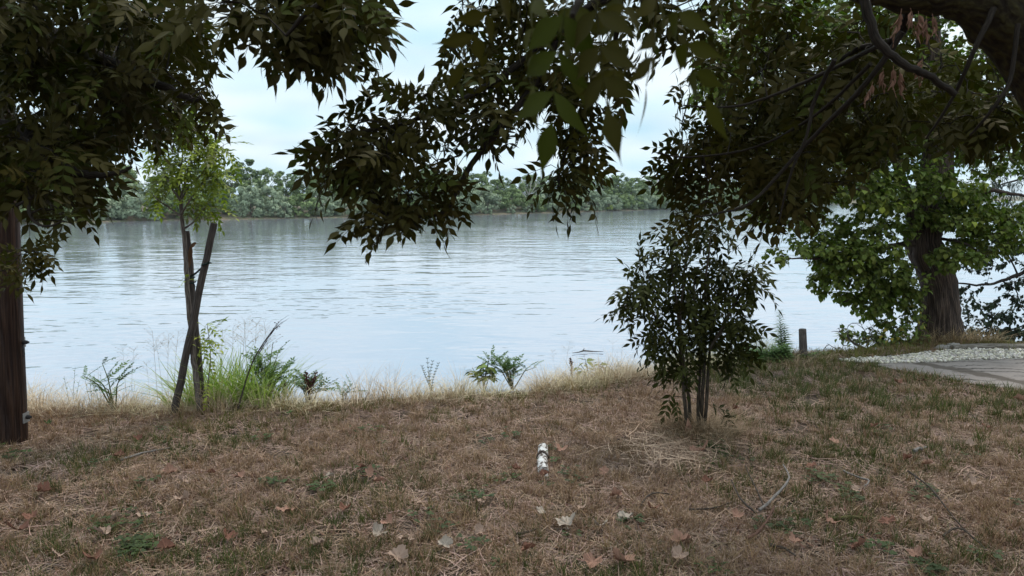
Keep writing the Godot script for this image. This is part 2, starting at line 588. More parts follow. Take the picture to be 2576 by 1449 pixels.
func build_far_trees() -> void:
	rg.seed = 101
	var wood := mat("far_wood", Color(0.16, 0.13, 0.10), 0.9)
	var pale := mat("far_dead_wood", Color(0.42, 0.38, 0.34), 0.9)
	var silver := mat("willow_leaf", Color(0.32, 0.37, 0.235), 0.8, true)
	var mid := mat("bush_leaf", Color(0.21, 0.265, 0.105), 0.8, true)
	var dark := mat("poplar_leaf", Color(0.14, 0.185, 0.075), 0.8, true)
	var yellow := mat("pale_bush_leaf", Color(0.27, 0.32, 0.09), 0.8, true)
	var bushes := []
	for i in 4:
		bushes.append([crown_mesh(9, 7.6, 52, 90, 0.34, silver, 100 + i), crown_mesh(8, 7.0, 46, 90, 0.36, mid, 120 + i)])
	var talls := []
	for i in 4:
		talls.append([crown_mesh(8, 12.5, 44, 85, 0.36, mid, 140 + i, 0.5, 0.18), crown_mesh(7.5, 13.5, 40, 80, 0.36, dark, 150 + i, 0.6, 0.22)])
	var low := [crown_mesh(4.5, 3.2, 16, 90, 0.32, silver, 160), crown_mesh(4.2, 2.8, 14, 90, 0.30, yellow, 161)]
	var t_low := trunk_mesh(5.0, 0.16, wood, 170, 6)
	var t_tall := trunk_mesh(11.0, 0.24, wood, 171, 7)
	var zones := [[230.0, "under the left ash leaves"], [430.0, "just left of the sapling"], [600.0, "behind the sapling crown"], [780.0, "in the gap right of the sapling"], [1200.0, "behind the middle ash branch"], [1380.0, "right of the middle ash branch"], [1540.0, "behind the short ash sprig"], [1900.0, "above the dark shrub"], [9999.0, "behind the lime tree"]]
	var put := func(called: String, what: String, crown: Mesh, trunk: Mesh, s: float, back: float, k: float, wide: float) -> void:
		var a := along_far(s)
		var inland: Vector2 = (a[1] + Vector2(-0.62, -0.78)).normalized()
		var q: Vector2 = a[0] + inland * back
		var at := Vector3(q.x, WATER_Y + (0.3 if back < 6 else 1.4), q.y)
		var px := PW / 2 + q.x / -q.y * FOCAL
		var zone: String = zones[-1][1]
		for zn in zones:
			if px < zn[0]:
				zone = zn[1]
				break
		if px < -160 or px > 2420 or (px > 1960 and rg.randf() < 0.45):
			return
		var build: String = ("large " if k > 0.98 else "small " if k < 0.78 else "medium ") + ("broad " if wide > 1.12 else "slim " if wide < 0.98 else "")
		var o := thing(called, build + "far " + what + " " + zone, "tree" if called != "far_bush" else "bush", at, what + "s along the far bank")
		o.rotation.y = rg.randf() * TAU
		o.scale = Vector3(k * wide, k, k * wide)
		part("crown", crown, o)
		part("trunk", trunk, o)
	# from the water inland: low bushes, rounded willows, tall trees behind
	var s := 60.0
	while s < 900.0:
		var far := 1.0 if s < 420 else 1.25
		var v := rg.randi() % 4
		if rg.randf() < 0.6:
			put.call("willow_tree", "rounded silvery willow", bushes[v][0], t_low, s, rg.randf_range(3.0, 7.0), rg.randf_range(0.72, 1.12) * far, rg.randf_range(0.9, 1.2))
		else:
			put.call("riverside_tree", "bushy mid green tree", bushes[v][1], t_low, s, rg.randf_range(3.0, 7.0), rg.randf_range(0.7, 1.1) * far, rg.randf_range(0.9, 1.2))
		s += rg.randf_range(4.6, 7.4) * far
	s = 62.0
	while s < 620.0:
		if rg.randf() < 0.55:
			put.call("far_bush", "low silvery bush" if rg.randf() < 0.7 else "low pale bush", low[0 if rg.randf() < 0.75 else 1], t_low, s, rg.randf_range(0.8, 2.4), rg.randf_range(0.5, 1.0), rg.randf_range(0.9, 1.4))
		s += rg.randf_range(5, 11)
	s = 50.0
	while s < 900.0:
		var v := rg.randi() % 4
		put.call("mid_tree", "tall green tree", talls[v][0], t_tall, s, rg.randf_range(10, 16), rg.randf_range(0.72, 1.0), rg.randf_range(1.0, 1.3))
		s += rg.randf_range(6, 10)
	s = 40.0
	while s < 1000.0:
		var v := rg.randi() % 4
		put.call("poplar_tree", "tall dark poplar", talls[v][1], t_tall, s, rg.randf_range(20, 34), rg.randf_range(0.82, 1.12), rg.randf_range(0.9, 1.2))
		s += rg.randf_range(6.5, 12)
	# the two bare dead trees
	var k := 0
	for e in [[800.0, 26.0, "bare pale dead tree rising above the far willows right of the staked sapling"], [1330.0, 16.0, "bare pale dead tree leaning among the far trees beside the short ash sprig"], [1650.0, 16.0, "bare dead tree on the far bank left of the big dark ash foliage"]]:
		var bb := MB.new()
		var rr := RandomNumberGenerator.new()
		rr.seed = 900 + k
		for i in 9:
			var a := rr.randf_range(-0.9, 0.9)
			var l := rr.randf_range(5, 8.5)
			var d := Vector3(sin(a), cos(a), rr.randf_range(-0.4, 0.4)).normalized()
			var p0 := Vector3(0, 4.5 * rr.randf_range(0.4, 1.0), 0)
			var p1 := p0 + d * l * 0.5 + Vector3(0, 0.3, 0)
			bb.tube([p0, p1, p0 + d * l + Vector3(rr.randf_range(-0.5, 0.5), 0.6, 0)], [0.16, 0.11, 0.03], 4)
			for j in 2:
				bb.tube([p1, p1 + (d + Vector3(rr.randf_range(-0.8, 0.8), 0.4, rr.randf_range(-0.5, 0.5))).normalized() * l * 0.35], [0.07, 0.02], 4)
		bb.tube([Vector3(0, -1.5, 0), Vector3(0.1, 3, 0), Vector3(0, 5.0, 0)], [0.3, 0.25, 0.16], 6)
		var dpt: float = [205.0, 250.0, 310.0][k]
		var at := P(e[0], 500, dpt)
		at.y = WATER_Y + 1.5
		var o := thing("dead_tree", e[2], "tree", at)
		part("trunk", bb.done(pale), o)
		k += 1

# ---------------------------------------------------------------- ramp and gravel
var path_poly := PackedVector2Array()
var gravel_poly := PackedVector2Array()

func flat_poly(pts: PackedVector2Array, lift: float, m: Material, step := 0.12) -> ArrayMesh:
	var b := MB.new()
	var lo := Vector2(1e9, 1e9)
	var hi := -lo
	for p in pts:
		lo = lo.min(p); hi = hi.max(p)
	# clip a grid of cells by the outline so that the sheet follows the ground
	var x := lo.x
	while x < hi.x:
		var z := lo.y
		while z < hi.y:
			var cell := PackedVector2Array([Vector2(x, z), Vector2(x + step, z), Vector2(x + step, z + step), Vector2(x, z + step)])
			for q in Geometry2D.intersect_polygons(pts, cell):
				var ids := Geometry2D.triangulate_polygon(q)
				var base := b.v.size()
				for p in q:
					b.vert(Vector3(p.x, gh(p.x, p.y) + lift, p.y), Vector3.UP, Color.WHITE, p)
				for i in range(0, ids.size(), 3):
					b.tri(base + ids[i], base + ids[i + 1], base + ids[i + 2])
			z += step
		x += step
	return b.done(m)

func build_path_and_gravel() -> void:
	rg.seed = 102
	for p in [[2188, 921], [2275, 938], [2341, 952], [2451, 971], [2576, 987], [2750, 1015], [3000, 1060], [3000, 905], [2576, 907], [2451, 911], [2341, 917], [2218, 919]]:
		var w := G(p[0], p[1])
		path_poly.append(Vector2(w.x, w.z))
	for p in [[2107, 912], [2144, 917], [2218, 920], [2341, 918], [2451, 912], [2576, 908], [3000, 906], [3000, 886], [2576, 887], [2407, 887], [2354, 893], [2298, 900], [2210, 906]]:
		var w := G(p[0], p[1])
		gravel_poly.append(Vector2(w.x, w.z))
	var m := mat("scored_concrete", Color.WHITE, 0.92)
	var w_ := 512
	var im := Image.create_empty(w_, w_, false, Image.FORMAT_RGB8)
	var hm := Image.create_empty(w_, w_, false, Image.FORMAT_RGB8)
	var n := FastNoiseLite.new()
	n.seed = 77; n.frequency = 0.01; n.fractal_octaves = 5
	for j in w_:
		for i in w_:
			var wob := n.get_noise_2d(i * 0.9, j * 0.4) * 26.0 + n.get_noise_2d(i * 5.0, j * 2.0) * 7.0
			var row := (j + wob * 0.7) / 27.0
			var f := absf(row - floorf(row) - 0.5) * 2.0      # 1 at a groove
			var keep := n.get_noise_2d(floorf(row) * 300.0 + i * 0.8, floorf(row) * 90.0)
			var g := clampf((f - 0.62) / 0.3, 0, 1) * clampf(keep * 4.0 + 0.55, 0.0, 1.0)
			var grain := n.get_noise_2d(i * 14.0, j * 14.0) * 0.14 + n.get_noise_2d(i * 1.5, j * 1.5 + 500) * 0.16
			# a stain of washed-down soil running across the ramp
			var line := (i - 157.0) * 1.5 + 73.0 + n.get_noise_2d(i * 2.0, 900) * 16.0
			var st := clampf(1.0 - 0.55 * absf(j - line) / (20.0 + n.get_noise_2d(i * 4.0, j * 4.0) * 16.0), 0, 1)
			st = smoothstep(0.0, 0.5, st) * 0.85
			var v := (0.20 * (1.0 + grain)) * (1.0 - 0.85 * g)
			var c := Color(v * 1.2, v * 0.98, v * 0.87).lerp(Color(0.085, 0.064, 0.05), st)
			im.set_pixel(i, j, c.linear_to_srgb())
			var h := clampf(0.7 + grain - 0.6 * g, 0, 1)
			hm.set_pixel(i, j, Color(h, h, h))
	m.albedo_texture = ImageTexture.create_from_image(im)
	m.heightmap_enabled = true
	m.heightmap_texture = ImageTexture.create_from_image(hm)
	m.heightmap_scale = 1.2
	m.uv1_scale = Vector3(1.0 / 2.6, 1.0 / 2.6, 1)
	m.uv1_offset = Vector3(-3.0 / 2.6, 7.3 / 2.6, 0)
	single("concrete_path", flat_poly(path_poly, 0.02, m), "grey scored concrete path with a brown stain across it", "path", "", "structure")
	# gravel bed and its stones
	var bed := mat("gravel_bed", Color(0.36, 0.33, 0.29), 0.95)
	single("gravel_bed", flat_poly(gravel_poly, 0.022, bed), "bed of sand under the white gravel", "ground", "", "structure")
	var st := MB.new()
	var rr := RandomNumberGenerator.new()
	rr.seed = 5
	for j in 5:
		for i in 7:
			var a := TAU * i / 6
			var e := PI * (j / 4.0 - 0.5)
			var d := Vector3(cos(a) * cos(e), sin(e) * 0.62, sin(a) * cos(e) * 0.8)
			d *= 1.0 + 0.16 * sin(a * 2.0 + 1.0) * cos(e) + 0.1 * sin(e * 3 + a)
			st.vert(d, d.normalized())
	for j in 4:
		for i in 6:
			var a := j * 7 + i
			st.quad(a, a + 1, a + 8, a + 7)
	var sm := mat("white_stone", Color.WHITE, 0.85, true)
	var stone := st.done(sm)
	var xfs := []
	var cols := []
	var lo := Vector2(2.9, -8.2)
	for k in 34000:
		var q := Vector2(rr.randf_range(2.8, 7.6), rr.randf_range(-8.2, -6.6))
		if not Geometry2D.is_point_in_polygon(q, gravel_poly):
			continue
		var s := rr.randf_range(0.008, 0.018)
		var bb := Basis.from_euler(Vector3(rr.randf() * 0.8, rr.randf() * TAU, rr.randf() * 0.8)).scaled(Vector3.ONE * s)
		xfs.append(Transform3D(bb, Vector3(q.x, gh(q.x, q.y) + 0.022 + s * rr.randf_range(0.2, 1.1), q.y)))
		var t := rr.randf_range(0.26, 0.72)
		cols.append(Color(t, t * rr.randf_range(0.84, 0.92), t * rr.randf_range(0.66, 0.82)))
	scatter("gravel", stone, xfs, cols, self, "white and cream river gravel beside the concrete path", "gravel")
	# timber edging and half sunk stones along the top of the gravel
	var wood := bark_mat("edging_wood", Color(0.10, 0.08, 0.065), Color(0.22, 0.19, 0.16))
	var lb := MB.new()
	lb.tube(smooth_line([G(2395, 886) + Vector3(0, 0.035, 0), G(2460, 884) + Vector3(0, 0.04, 0), G(2576, 885) + Vector3(0, 0.04, 0), G(2760, 885) + Vector3(0, 0.04, 0)], 3), ramp(0.035, 0.045, 10), 8)
	single("edging_log", lb.done(wood), "thin weathered log edging the top of the white gravel", "log")
	var rockm := mat("edge_stone", Color(0.24, 0.21, 0.19), 0.9)
	var k := 0
	for e in [[2372, 884, 0.09, 0.06, "flat grey-brown stone by the lime trunk at the gravel edge"], [2398, 882, 0.10, 0.08, "rounded dark grey stone at the end of the edging log"]]:
		var o := single("edge_stone", stone.duplicate(), e[4], "stone", "", "", Transform3D(Basis.from_euler(Vector3(0.1, 0.5 * k, 0)).scaled(Vector3(e[2], e[3], e[2] * 0.7)), G(e[0], e[1]) + Vector3(0, 0.03, 0)))
		o.mesh.surface_set_material(0, rockm)
		k += 1

func in_beds(x: float, z: float) -> bool:
	if x < 2.5:
		return false
	return Geometry2D.is_point_in_polygon(Vector2(x, z), path_poly) or Geometry2D.is_point_in_polygon(Vector2(x, z), gravel_poly)

# ---------------------------------------------------------------- pole
func build_pole() -> void:
	rg.seed = 103
	var o := thing("utility_pole", "dark brown round wooden pole bolted at its foot, at the left edge", "pole")
	var wood := bark_mat("pole_wood", Color(0.016, 0.007, 0.005), Color(0.050, 0.024, 0.014), 0.35, 3.0, 5.0)
	wood.roughness = 0.6
	var d := 4.62
	var a := P(34, 1118, d)
	var t := P(2, 300, d)
	var up := (t - a).normalized()
	var b := MB.new()
	var pts := []
	var rad := []
	for i in 16:
		pts.append(a + up * (-0.4 + i * 0.36)); rad.append(0.083 - i * 0.0008)
	var rr := RandomNumberGenerator.new()
	rr.seed = 3
	b.tube(pts, rad, 20, Color.WHITE, 0.015, rr)
	part("post", b.done(wood), o)
	var con := mat("stub_concrete", Color(0.30, 0.29, 0.28), 0.9)
	var cb := MB.new()
	var c0 := P(-12, 1118, d)
	cb.box(Vector3(c0.x - 0.06, -0.4, c0.z - 0.06), Vector3(c0.x + 0.035, 0.62, c0.z + 0.10))
	part("concrete_stub", cb.done(con), o)
	var iron := mat("bolt_iron", Color(0.05, 0.045, 0.045), 0.55)
	iron.metallic = 0.6
	var plate := mat("washer_steel", Color(0.30, 0.28, 0.27), 0.6)
	plate.metallic = 0.5
	for e in [[56.0, 861.0, 0.07], [66.0, 1049.0, 0.055]]:
		var p := P(e[0], e[1], d + 0.01)
		var bm := MB.new()
		var xx := Vector3.RIGHT
		bm.tube([p - xx * 0.03, p + xx * e[2] * 0.45], [0.012, 0.012], 6)
		bm.tube([p, p + xx * e[2] * 0.6], [0.007, 0.007], 8)
		bm.tube([p + xx * 0.004, p + xx * 0.02], [0.014, 0.014], 6)
		var bolt := part("bolt", bm.done(iron), o)
		var wm := MB.new()
		wm.box(p + Vector3(-0.012, -0.035, -0.03), p + Vector3(0.002, 0.03, 0.03))
		part("washer", wm.done(plate), bolt)
	var sb := MB.new()
	sb.tube([P(58, 872, d - 0.02), P(62, 890, d - 0.03), P(60, 897, d - 0.03)], [0.004, 0.004, 0.003], 5)
	part("wire_staple", sb.done(iron), o)

# ---------------------------------------------------------------- leaves and twigs
const ASH := [0.0, 0.48, 0.88, 1.0, 0.84, 0.50, 0.20, 0.05, 0.0]
const NARROW := [0.0, 0.7, 1.0, 0.75, 0.3, 0.0]
const HEART := [0.55, 0.95, 1.0, 0.86, 0.52, 0.14, 0.0]
const OVAL := [0.0, 0.75, 1.0, 0.8, 0.35, 0.0]

func pinnate(pairs: int, length: float, ll: float, lw: float, m: Material, sd: int, prof := ASH, droop := 0.3, stalk := 0.3, curl := 0.2) -> ArrayMesh:
	var r := RandomNumberGenerator.new()
	r.seed = sd
	var b := MB.new()
	var at := func(t: float) -> Vector3: return Vector3(0, length * t, -length * droop * t * t)
	var pts := []
	for i in 5:
		pts.append(at.call(i / 4.0))
	b.tube(pts, ramp(0.0016, 0.0008, 5), 3, Color(0.9, 0.9, 0.75))
	for k in pairs:
		var t: float = stalk + (1.0 - stalk) * (k + 0.15) / pairs
		var size := (0.72 + 0.28 * sin(PI * (0.25 + 0.6 * t)))
		for sg in [-1.0, 1.0]:
			if r.randf() < 0.04:
				continue
			var d := Vector3(sg * r.randf_range(0.75, 1.0), r.randf_range(0.55, 0.95), r.randf_range(-0.45, 0.1)).normalized()
			var nn := Vector3(r.randf_range(-0.35, 0.35) - sg * 0.15, r.randf_range(-0.2, 0.3), 1).normalized()
			var c := Color.WHITE * r.randf_range(0.85, 1.12)
			var o: Vector3 = at.call(t + r.randf_range(-0.015, 0.015))
			b.blade(o, d, nn, ll * size * r.randf_range(0.85, 1.12), lw * r.randf_range(0.85, 1.15), prof, r.randf_range(0.1, 0.35), r.randf_range(-0.05, 0.35) * curl * 4.0, c)
	b.blade(at.call(1.0), Vector3(r.randf_range(-0.15, 0.15), 1, -droop * 1.2).normalized(), Vector3(r.randf_range(-0.3, 0.3), 0.2, 1), ll * 1.05, lw * 1.05, prof, 0.2, 0.15)
	return b.done(m)

func ends_in(clumps: Array, share := 1.0) -> Array:     # twig ends inside rounded masses of foliage
	var out := []
	for c in clumps:
		var mid := P(c[0], c[1], c[2])
		var sx: float = c[3] * c[2] / FOCAL
		var sy: float = c[4] * c[2] / FOCAL
		for i in ceili(c[6] * share):
			var q := rv() * 1.12
			out.append(mid + Vector3(q.x * sx, q.y * sy, q.z * c[5]))
	return out

# grows a twig to each end from the nearest wood; opts: leaf spacing, pairs, spread, droop, up
func grow(wood: Array, ends: Array, twigs: MB, leaves: Array, nvar: int, o: Dictionary) -> void:
	var order := []
	for e in ends:
		var best := 1e9
		for a in wood:
			best = minf(best, a.distance_squared_to(e))
		order.append([best, e])
	order.sort_custom(func(a, b): return a[0] < b[0])
	var pairs: int = o.pairs
	for item in order:
		var e: Vector3 = item[1]
		var best := 1e9
		var from := Vector3.ZERO
		for a in wood:
			var dd: float = a.distance_squared_to(e)
			if dd < best and dd > 0.0016:
				best = dd; from = a
		var l := sqrt(best)
		var mid := from.lerp(e, 0.5) + Vector3(rg.randf_range(-0.1, 0.1), rg.randf_range(0.0, 0.16), rg.randf_range(-0.1, 0.1)) * l
		var q := from.lerp(e, 0.78) + (mid - from.lerp(e, 0.5)) * 0.7
		twigs.tube([from, mid, q, e], [o.thick * (1.0 + l), o.thick * 0.85, o.thick * 0.7, o.thick * 0.45], 4)
		wood.append(mid); wood.append(q)
		if l > 0.5:
			wood.append(from.lerp(mid, 0.5))
		var td := (e - mid).normalized()
		var side := td.cross(rv() + Vector3(0, 0.01, 0)).normalized()
		var span: float = minf(o.gap * pairs, maxf(l, 0.12))
		for k in pairs + 1:
			var p := e - td * (span * k / pairs)
			if k > 0:
				side = td.cross(side).normalized()
			for sg in ([0.0] if k == 0 else ([-1.0, 1.0] if o.opposite else [[-1.0, 1.0][k % 2]])):
				if rg.randf() < 0.08:
					continue
				var ax: Vector3 = td if k == 0 else (td * 0.55 + side * sg * 0.9)
				ax = (ax.normalized() * (1.0 - o.droop) + Vector3.DOWN * o.droop * rg.randf_range(0.5, 1.4) + rv() * 0.22).normalized()
				var nn: Vector3 = Vector3.UP * o.up + (side * sg + td * 0.5).normalized() * 0.7 + rv() * o.get("jitter", 0.5)
				leaves.append([frame_on(ax, nn, p, o.size * rg.randf_range(0.75, 1.15)), rg.randi() % nvar])

func in_view(p: Vector3, margin := 60.0) -> Vector3:   # picture place and depth
	var q := Basis(Vector3.RIGHT, deg_to_rad(PITCH)) * (p - EYE)
	if q.z > -0.1:
		return Vector3(-1e6, 0, 0)
	return Vector3(PW / 2 - q.x / q.z * FOCAL, PH / 2 + q.y / q.z * FOCAL, -q.z)

# the leaves that show largest as parts of their own, the rest as one mass
func hang_leaves(tree: Node3D, leaves: Array, shapes: Array, tones: Array, mass: Material, most := 300, called := "leaf", mass_name := "foliage") -> void:
	var ranked := []
	for lf in leaves:
		var v := in_view(lf[0].origin)
		var seen := v.x > -20 and v.x < PW + 20 and v.y > -60 and v.y < PH
		ranked.append([lf[0].basis.y.length() / maxf(v.z, 0.2) if seen else 0.0, lf])
	ranked.sort_custom(func(a, b): return a[0] > b[0])
	var dressed := []
	for s in shapes:
		var row := []
		for t in tones:
			var c: ArrayMesh = s.duplicate()
			c.surface_set_material(0, t)
			row.append(c)
		dressed.append(row)
	var xfs := []
	var cols := []
	for i in ranked.size():
		var lf: Array = ranked[i][1]
		if i < most:
			part(called, dressed[lf[1]][rg.randi() % tones.size()], tree, lf[0])
		else:
			xfs.append(lf[0])
			var t := rg.randf_range(0.75, 1.3)
			cols.append(Color(t * rg.randf_range(0.9, 1.15), t, t * rg.randf_range(0.85, 1.1)))
	if xfs.size():
		var c: ArrayMesh = shapes[0].duplicate()
		c.surface_set_material(0, mass)
		scatter(mass_name, c, xfs, cols, tree)

func limb(b: MB, pts: Array, r0: float, r1: float, wood: Array, sides := 8, per := 5) -> Array:
	var s := smooth_line(pts, per)
	for i in s.size() - 2:
		s[i + 1] += rv() * r0 * (0.25 if r0 < 0.06 else 0.06)
	b.tube(s, ramp(r0, r1, s.size()), sides, Color.WHITE, 0.06, rg)
	for i in s.size():
		if i > 1: wood.append(s[i])
	return s

# where the crowns stay open over the river: no leaf of the near trees hangs there
var openings := [
	[[560, 100], [640, 160], [720, 220], [860, 200], [950, 200], [930, 240], [800, 250], [775, 305], [735, 380], [740, 450], [760, 500], [775, 600], [560, 600], [560, 345], [600, 320], [575, 240], [570, 180]],
	[[998, -30], [1098, -30], [1106, 60], [1086, 110], [1100, 140], [1040, 150], [1000, 150], [962, 195], [955, 150], [1004, 110]],
	[[-200, 575], [50, 570], [110, 600], [130, 640], [205, 652], [250, 595], [290, 515], [340, 490], [370, 430], [430, 395], [540, 365], [600, 340], [600, 620], [775, 600], [800, 590], [870, 605], [912, 650], [1010, 605], [1120, 605], [1215, 565], [1200, 470], [1250, 430], [1310, 430], [1330, 500], [1300, 580], [1340, 585], [1545, 575], [1540, 400], [1590, 310], [1600, 210], [1690, 180], [1685, 270], [1610, 370], [1600, 450], [1640, 490], [1630, 610], [1870, 610], [1880, 580], [1900, 610], [1960, 620], [2070, 615], [2090, 500], [2200, 445], [2300, 405], [2400, 405], [2576, 430], [2900, 430], [2900, 1000], [-200, 1000]],
	[[1260, 375], [1325, 370], [1320, 430], [1250, 430]]]

func prune(leaves: Array) -> Array:
	var polys := []
	for o in openings:
		var p := PackedVector2Array()
		for q in o:
			p.append(Vector2(q[0], q[1]))
		polys.append(p)
	var out := []
	var gaps := FastNoiseLite.new()
	gaps.seed = 61
	gaps.frequency = 4.5
	gaps.fractal_octaves = 2
	for lf in leaves:
		var keep: bool = gaps.get_noise_3dv(lf[0].origin) > -0.12 or lf[0].origin.z < -3.3
		for t in [0.08, 0.17]:
			var s := in_view(lf[0] * Vector3(0, t, -0.02))
			if s.x < -1e5: continue
			for p in polys:
				if Geometry2D.is_point_in_polygon(Vector2(s.x, s.y), p):
					keep = false
		if keep: out.append(lf)
	return out

func build_ash_trees() -> void:
	rg.seed = 104
	var bark := bark_mat("ash_bark", Color(0.012, 0.008, 0.006), Color(0.036, 0.026, 0.019), 4.0, 2.0, 5.0)
	var moss := bark_mat("mossy_bark", Color(0.022, 0.015, 0.011), Color(0.062, 0.052, 0.022), 3.0, 2.0, 8.0)
	var tones := []
	for c in [Color(0.040, 0.030, 0.009), Color(0.052, 0.042, 0.011), Color(0.068, 0.054, 0.020), Color(0.050, 0.054, 0.011)]:
		tones.append(mat("ash_leaf", c, 0.6, true, Color(0.48, 0.6, 0.12)))
		tones[-1].metallic_specular = 0.16
	var mass := mat("ash_leaf_mass", Color(0.051, 0.042, 0.011), 0.6, true, Color(0.48, 0.6, 0.12))
	mass.metallic_specular = 0.16
	var shapes := []
	for i in 6:
		shapes.append(pinnate(3 + i % 2, 0.165 + 0.012 * (i % 3), 0.068, 0.0225, tones[0], 300 + i, ASH, 0.22, 0.30))
	for i in 2:
		shapes.append(pinnate(3, 0.17, 0.086, 0.027, tones[0], 310 + i, ASH, 0.3, 0.22, 0.5))
	var dry := mat("dead_leaf", Color(0.21, 0.105, 0.070), 0.8, true, Color(0.3, 0.2, 0.1))
	var opt := {"pairs": 3, "gap": 0.055, "thick": 0.0026, "opposite": true, "droop": 0.34, "up": 0.35, "size": 0.9, "jitter": 1.1}

	# --- the ash at the left, its trunk just outside the picture
	var tl := thing("ash_tree", "dark leafy ash tree hanging over the wooden pole and the water", "tree")
	var wood := []
	var b := MB.new()
	limb(b, [Vector3(-3.9, -0.3, -1.5), Vector3(-3.85, 1.2, -1.5), Vector3(-3.7, 2.5, -1.7), Vector3(-3.5, 4.2, -1.9), Vector3(-3.2, 6.0, -2.0)], 0.19, 0.07, [], 12)
	part("trunk", b.done(bark), tl)
	b = MB.new()
	limb(b, [Vector3(-3.72, 2.3, -1.65), P(-160, -60, 2.6), P(80, 60, 2.75), P(270, 150, 2.75), P(420, 222, 2.65), P(520, 262, 2.6)], 0.045, 0.006, wood)
	part("branch", b.done(bark), tl)
	b = MB.new()
	limb(b, [Vector3(-3.8, 1.9, -1.6), P(-200, 300, 2.5), P(74, 369, 2.5), P(165, 421, 2.5), P(243, 443, 2.5), P(330, 420, 2.5)], 0.035, 0.005, wood)
	part("branch", b.done(bark), tl)
	b = MB.new()
	limb(b, [P(-160, 480, 2.4), P(0, 518, 2.3), P(80, 498, 2.3)], 0.010, 0.004, wood)
	limb(b, [P(70, 505, 2.3), P(76, 540, 2.28), P(92, 562, 2.26), P(122, 569, 2.25), P(155, 558, 2.25)], 0.006, 0.003, wood)
	part("branch", b.done(bark), tl)
	b = MB.new()
	limb(b, [Vector3(-3.6, 3.0, -1.75), P(-300, -600, 2.6), P(300, -500, 2.6), P(700, -420, 2.4)], 0.06, 0.012, wood)
	part("branch", b.done(bark), tl)
	var leaves := []
	var tw := MB.new()
	var clumps := [
		[60, 40, 2.5, 90, 70, 0.35, 14], [230, 30, 2.7, 110, 60, 0.4, 16], [400, 20, 2.7, 80, 60, 0.4, 13], [480, 30, 2.6, 40, 50, 0.2, 6],
		[60, 180, 2.6, 90, 80, 0.4, 16], [230, 180, 2.8, 110, 80, 0.4, 18], [390, 190, 2.8, 70, 70, 0.35, 11], [470, 230, 2.6, 45, 50, 0.2, 8], [520, 270, 2.6, 26, 30, 0.1, 4],
		[60, 320, 2.6, 80, 70, 0.4, 14], [210, 320, 2.8, 110, 60, 0.4, 15], [340, 300, 2.8, 50, 50, 0.3, 9],
		[80, 420, 2.5, 80, 50, 0.3, 11], [230, 400, 2.6, 60, 50, 0.3, 8],
		[120, 450, 2.4, 60, 40, 0.2, 7], [140, 545, 2.3, 50, 24, 0.08, 6], [170, 520, 2.3, 40, 30, 0.1, 5],
		# a farther layer behind
		[120, 80, 3.7, 170, 120, 0.5, 34], [330, 100, 3.8, 140, 120, 0.5, 30], [110, 300, 3.7, 150, 120, 0.5, 32], [300, 290, 3.7, 90, 100, 0.5, 20], [420, 140, 3.7, 90, 110, 0.4, 17], [140, 430, 3.4, 110, 50, 0.3, 12],
		# above the picture
		[200, -300, 2.8, 420, 180, 0.9, 20], [500, -600, 2.6, 500, 200, 1.0, 10]]
	grow(wood, ends_in(clumps, 0.9), tw, leaves, 6, opt)
	# the two low sprigs beside the pole
	var low_leaves := []
	var wood2 := [P(-40, 600, 4.2), P(30, 640, 4.2), P(60, 640, 4.1)]
	limb(tw, [P(-200, 540, 4.2), P(-20, 610, 4.2), P(60, 630, 4.1), P(85, 648, 4.1)], 0.008, 0.002, [])
	grow(wood2, ends_in([[80, 640, 4.1, 26, 20, 0.1, 5], [10, 690, 3.9, 14, 14, 0.05, 2]]), tw, low_leaves, 6, opt)
	part("twigs", tw.done(bark), tl)
	leaves = prune(leaves)
	leaves.append_array(low_leaves)
	hang_leaves(tl, leaves, shapes, tones, mass)

	# --- the ash at the right, whose big mossy limb crosses the top corner
	var tr := thing("ash_tree", "large dark ash tree whose mossy limb crosses the top right corner", "tree")
	wood = []
	b = MB.new()
	limb(b, [Vector3(2.75, -0.3, -2.0), Vector3(2.6, 0.8, -2.1), Vector3(2.3, 1.75, -2.2), P(2820, 330, 2.3), P(2610, 85, 2.25), P(2430, -45, 2.2), P(2240, -55, 2.25), P(2050, -130, 2.3), P(1750, -330, 2.3)], 0.2, 0.05, wood, 14)
	part("trunk", b.done(moss), tr)
	var named := []
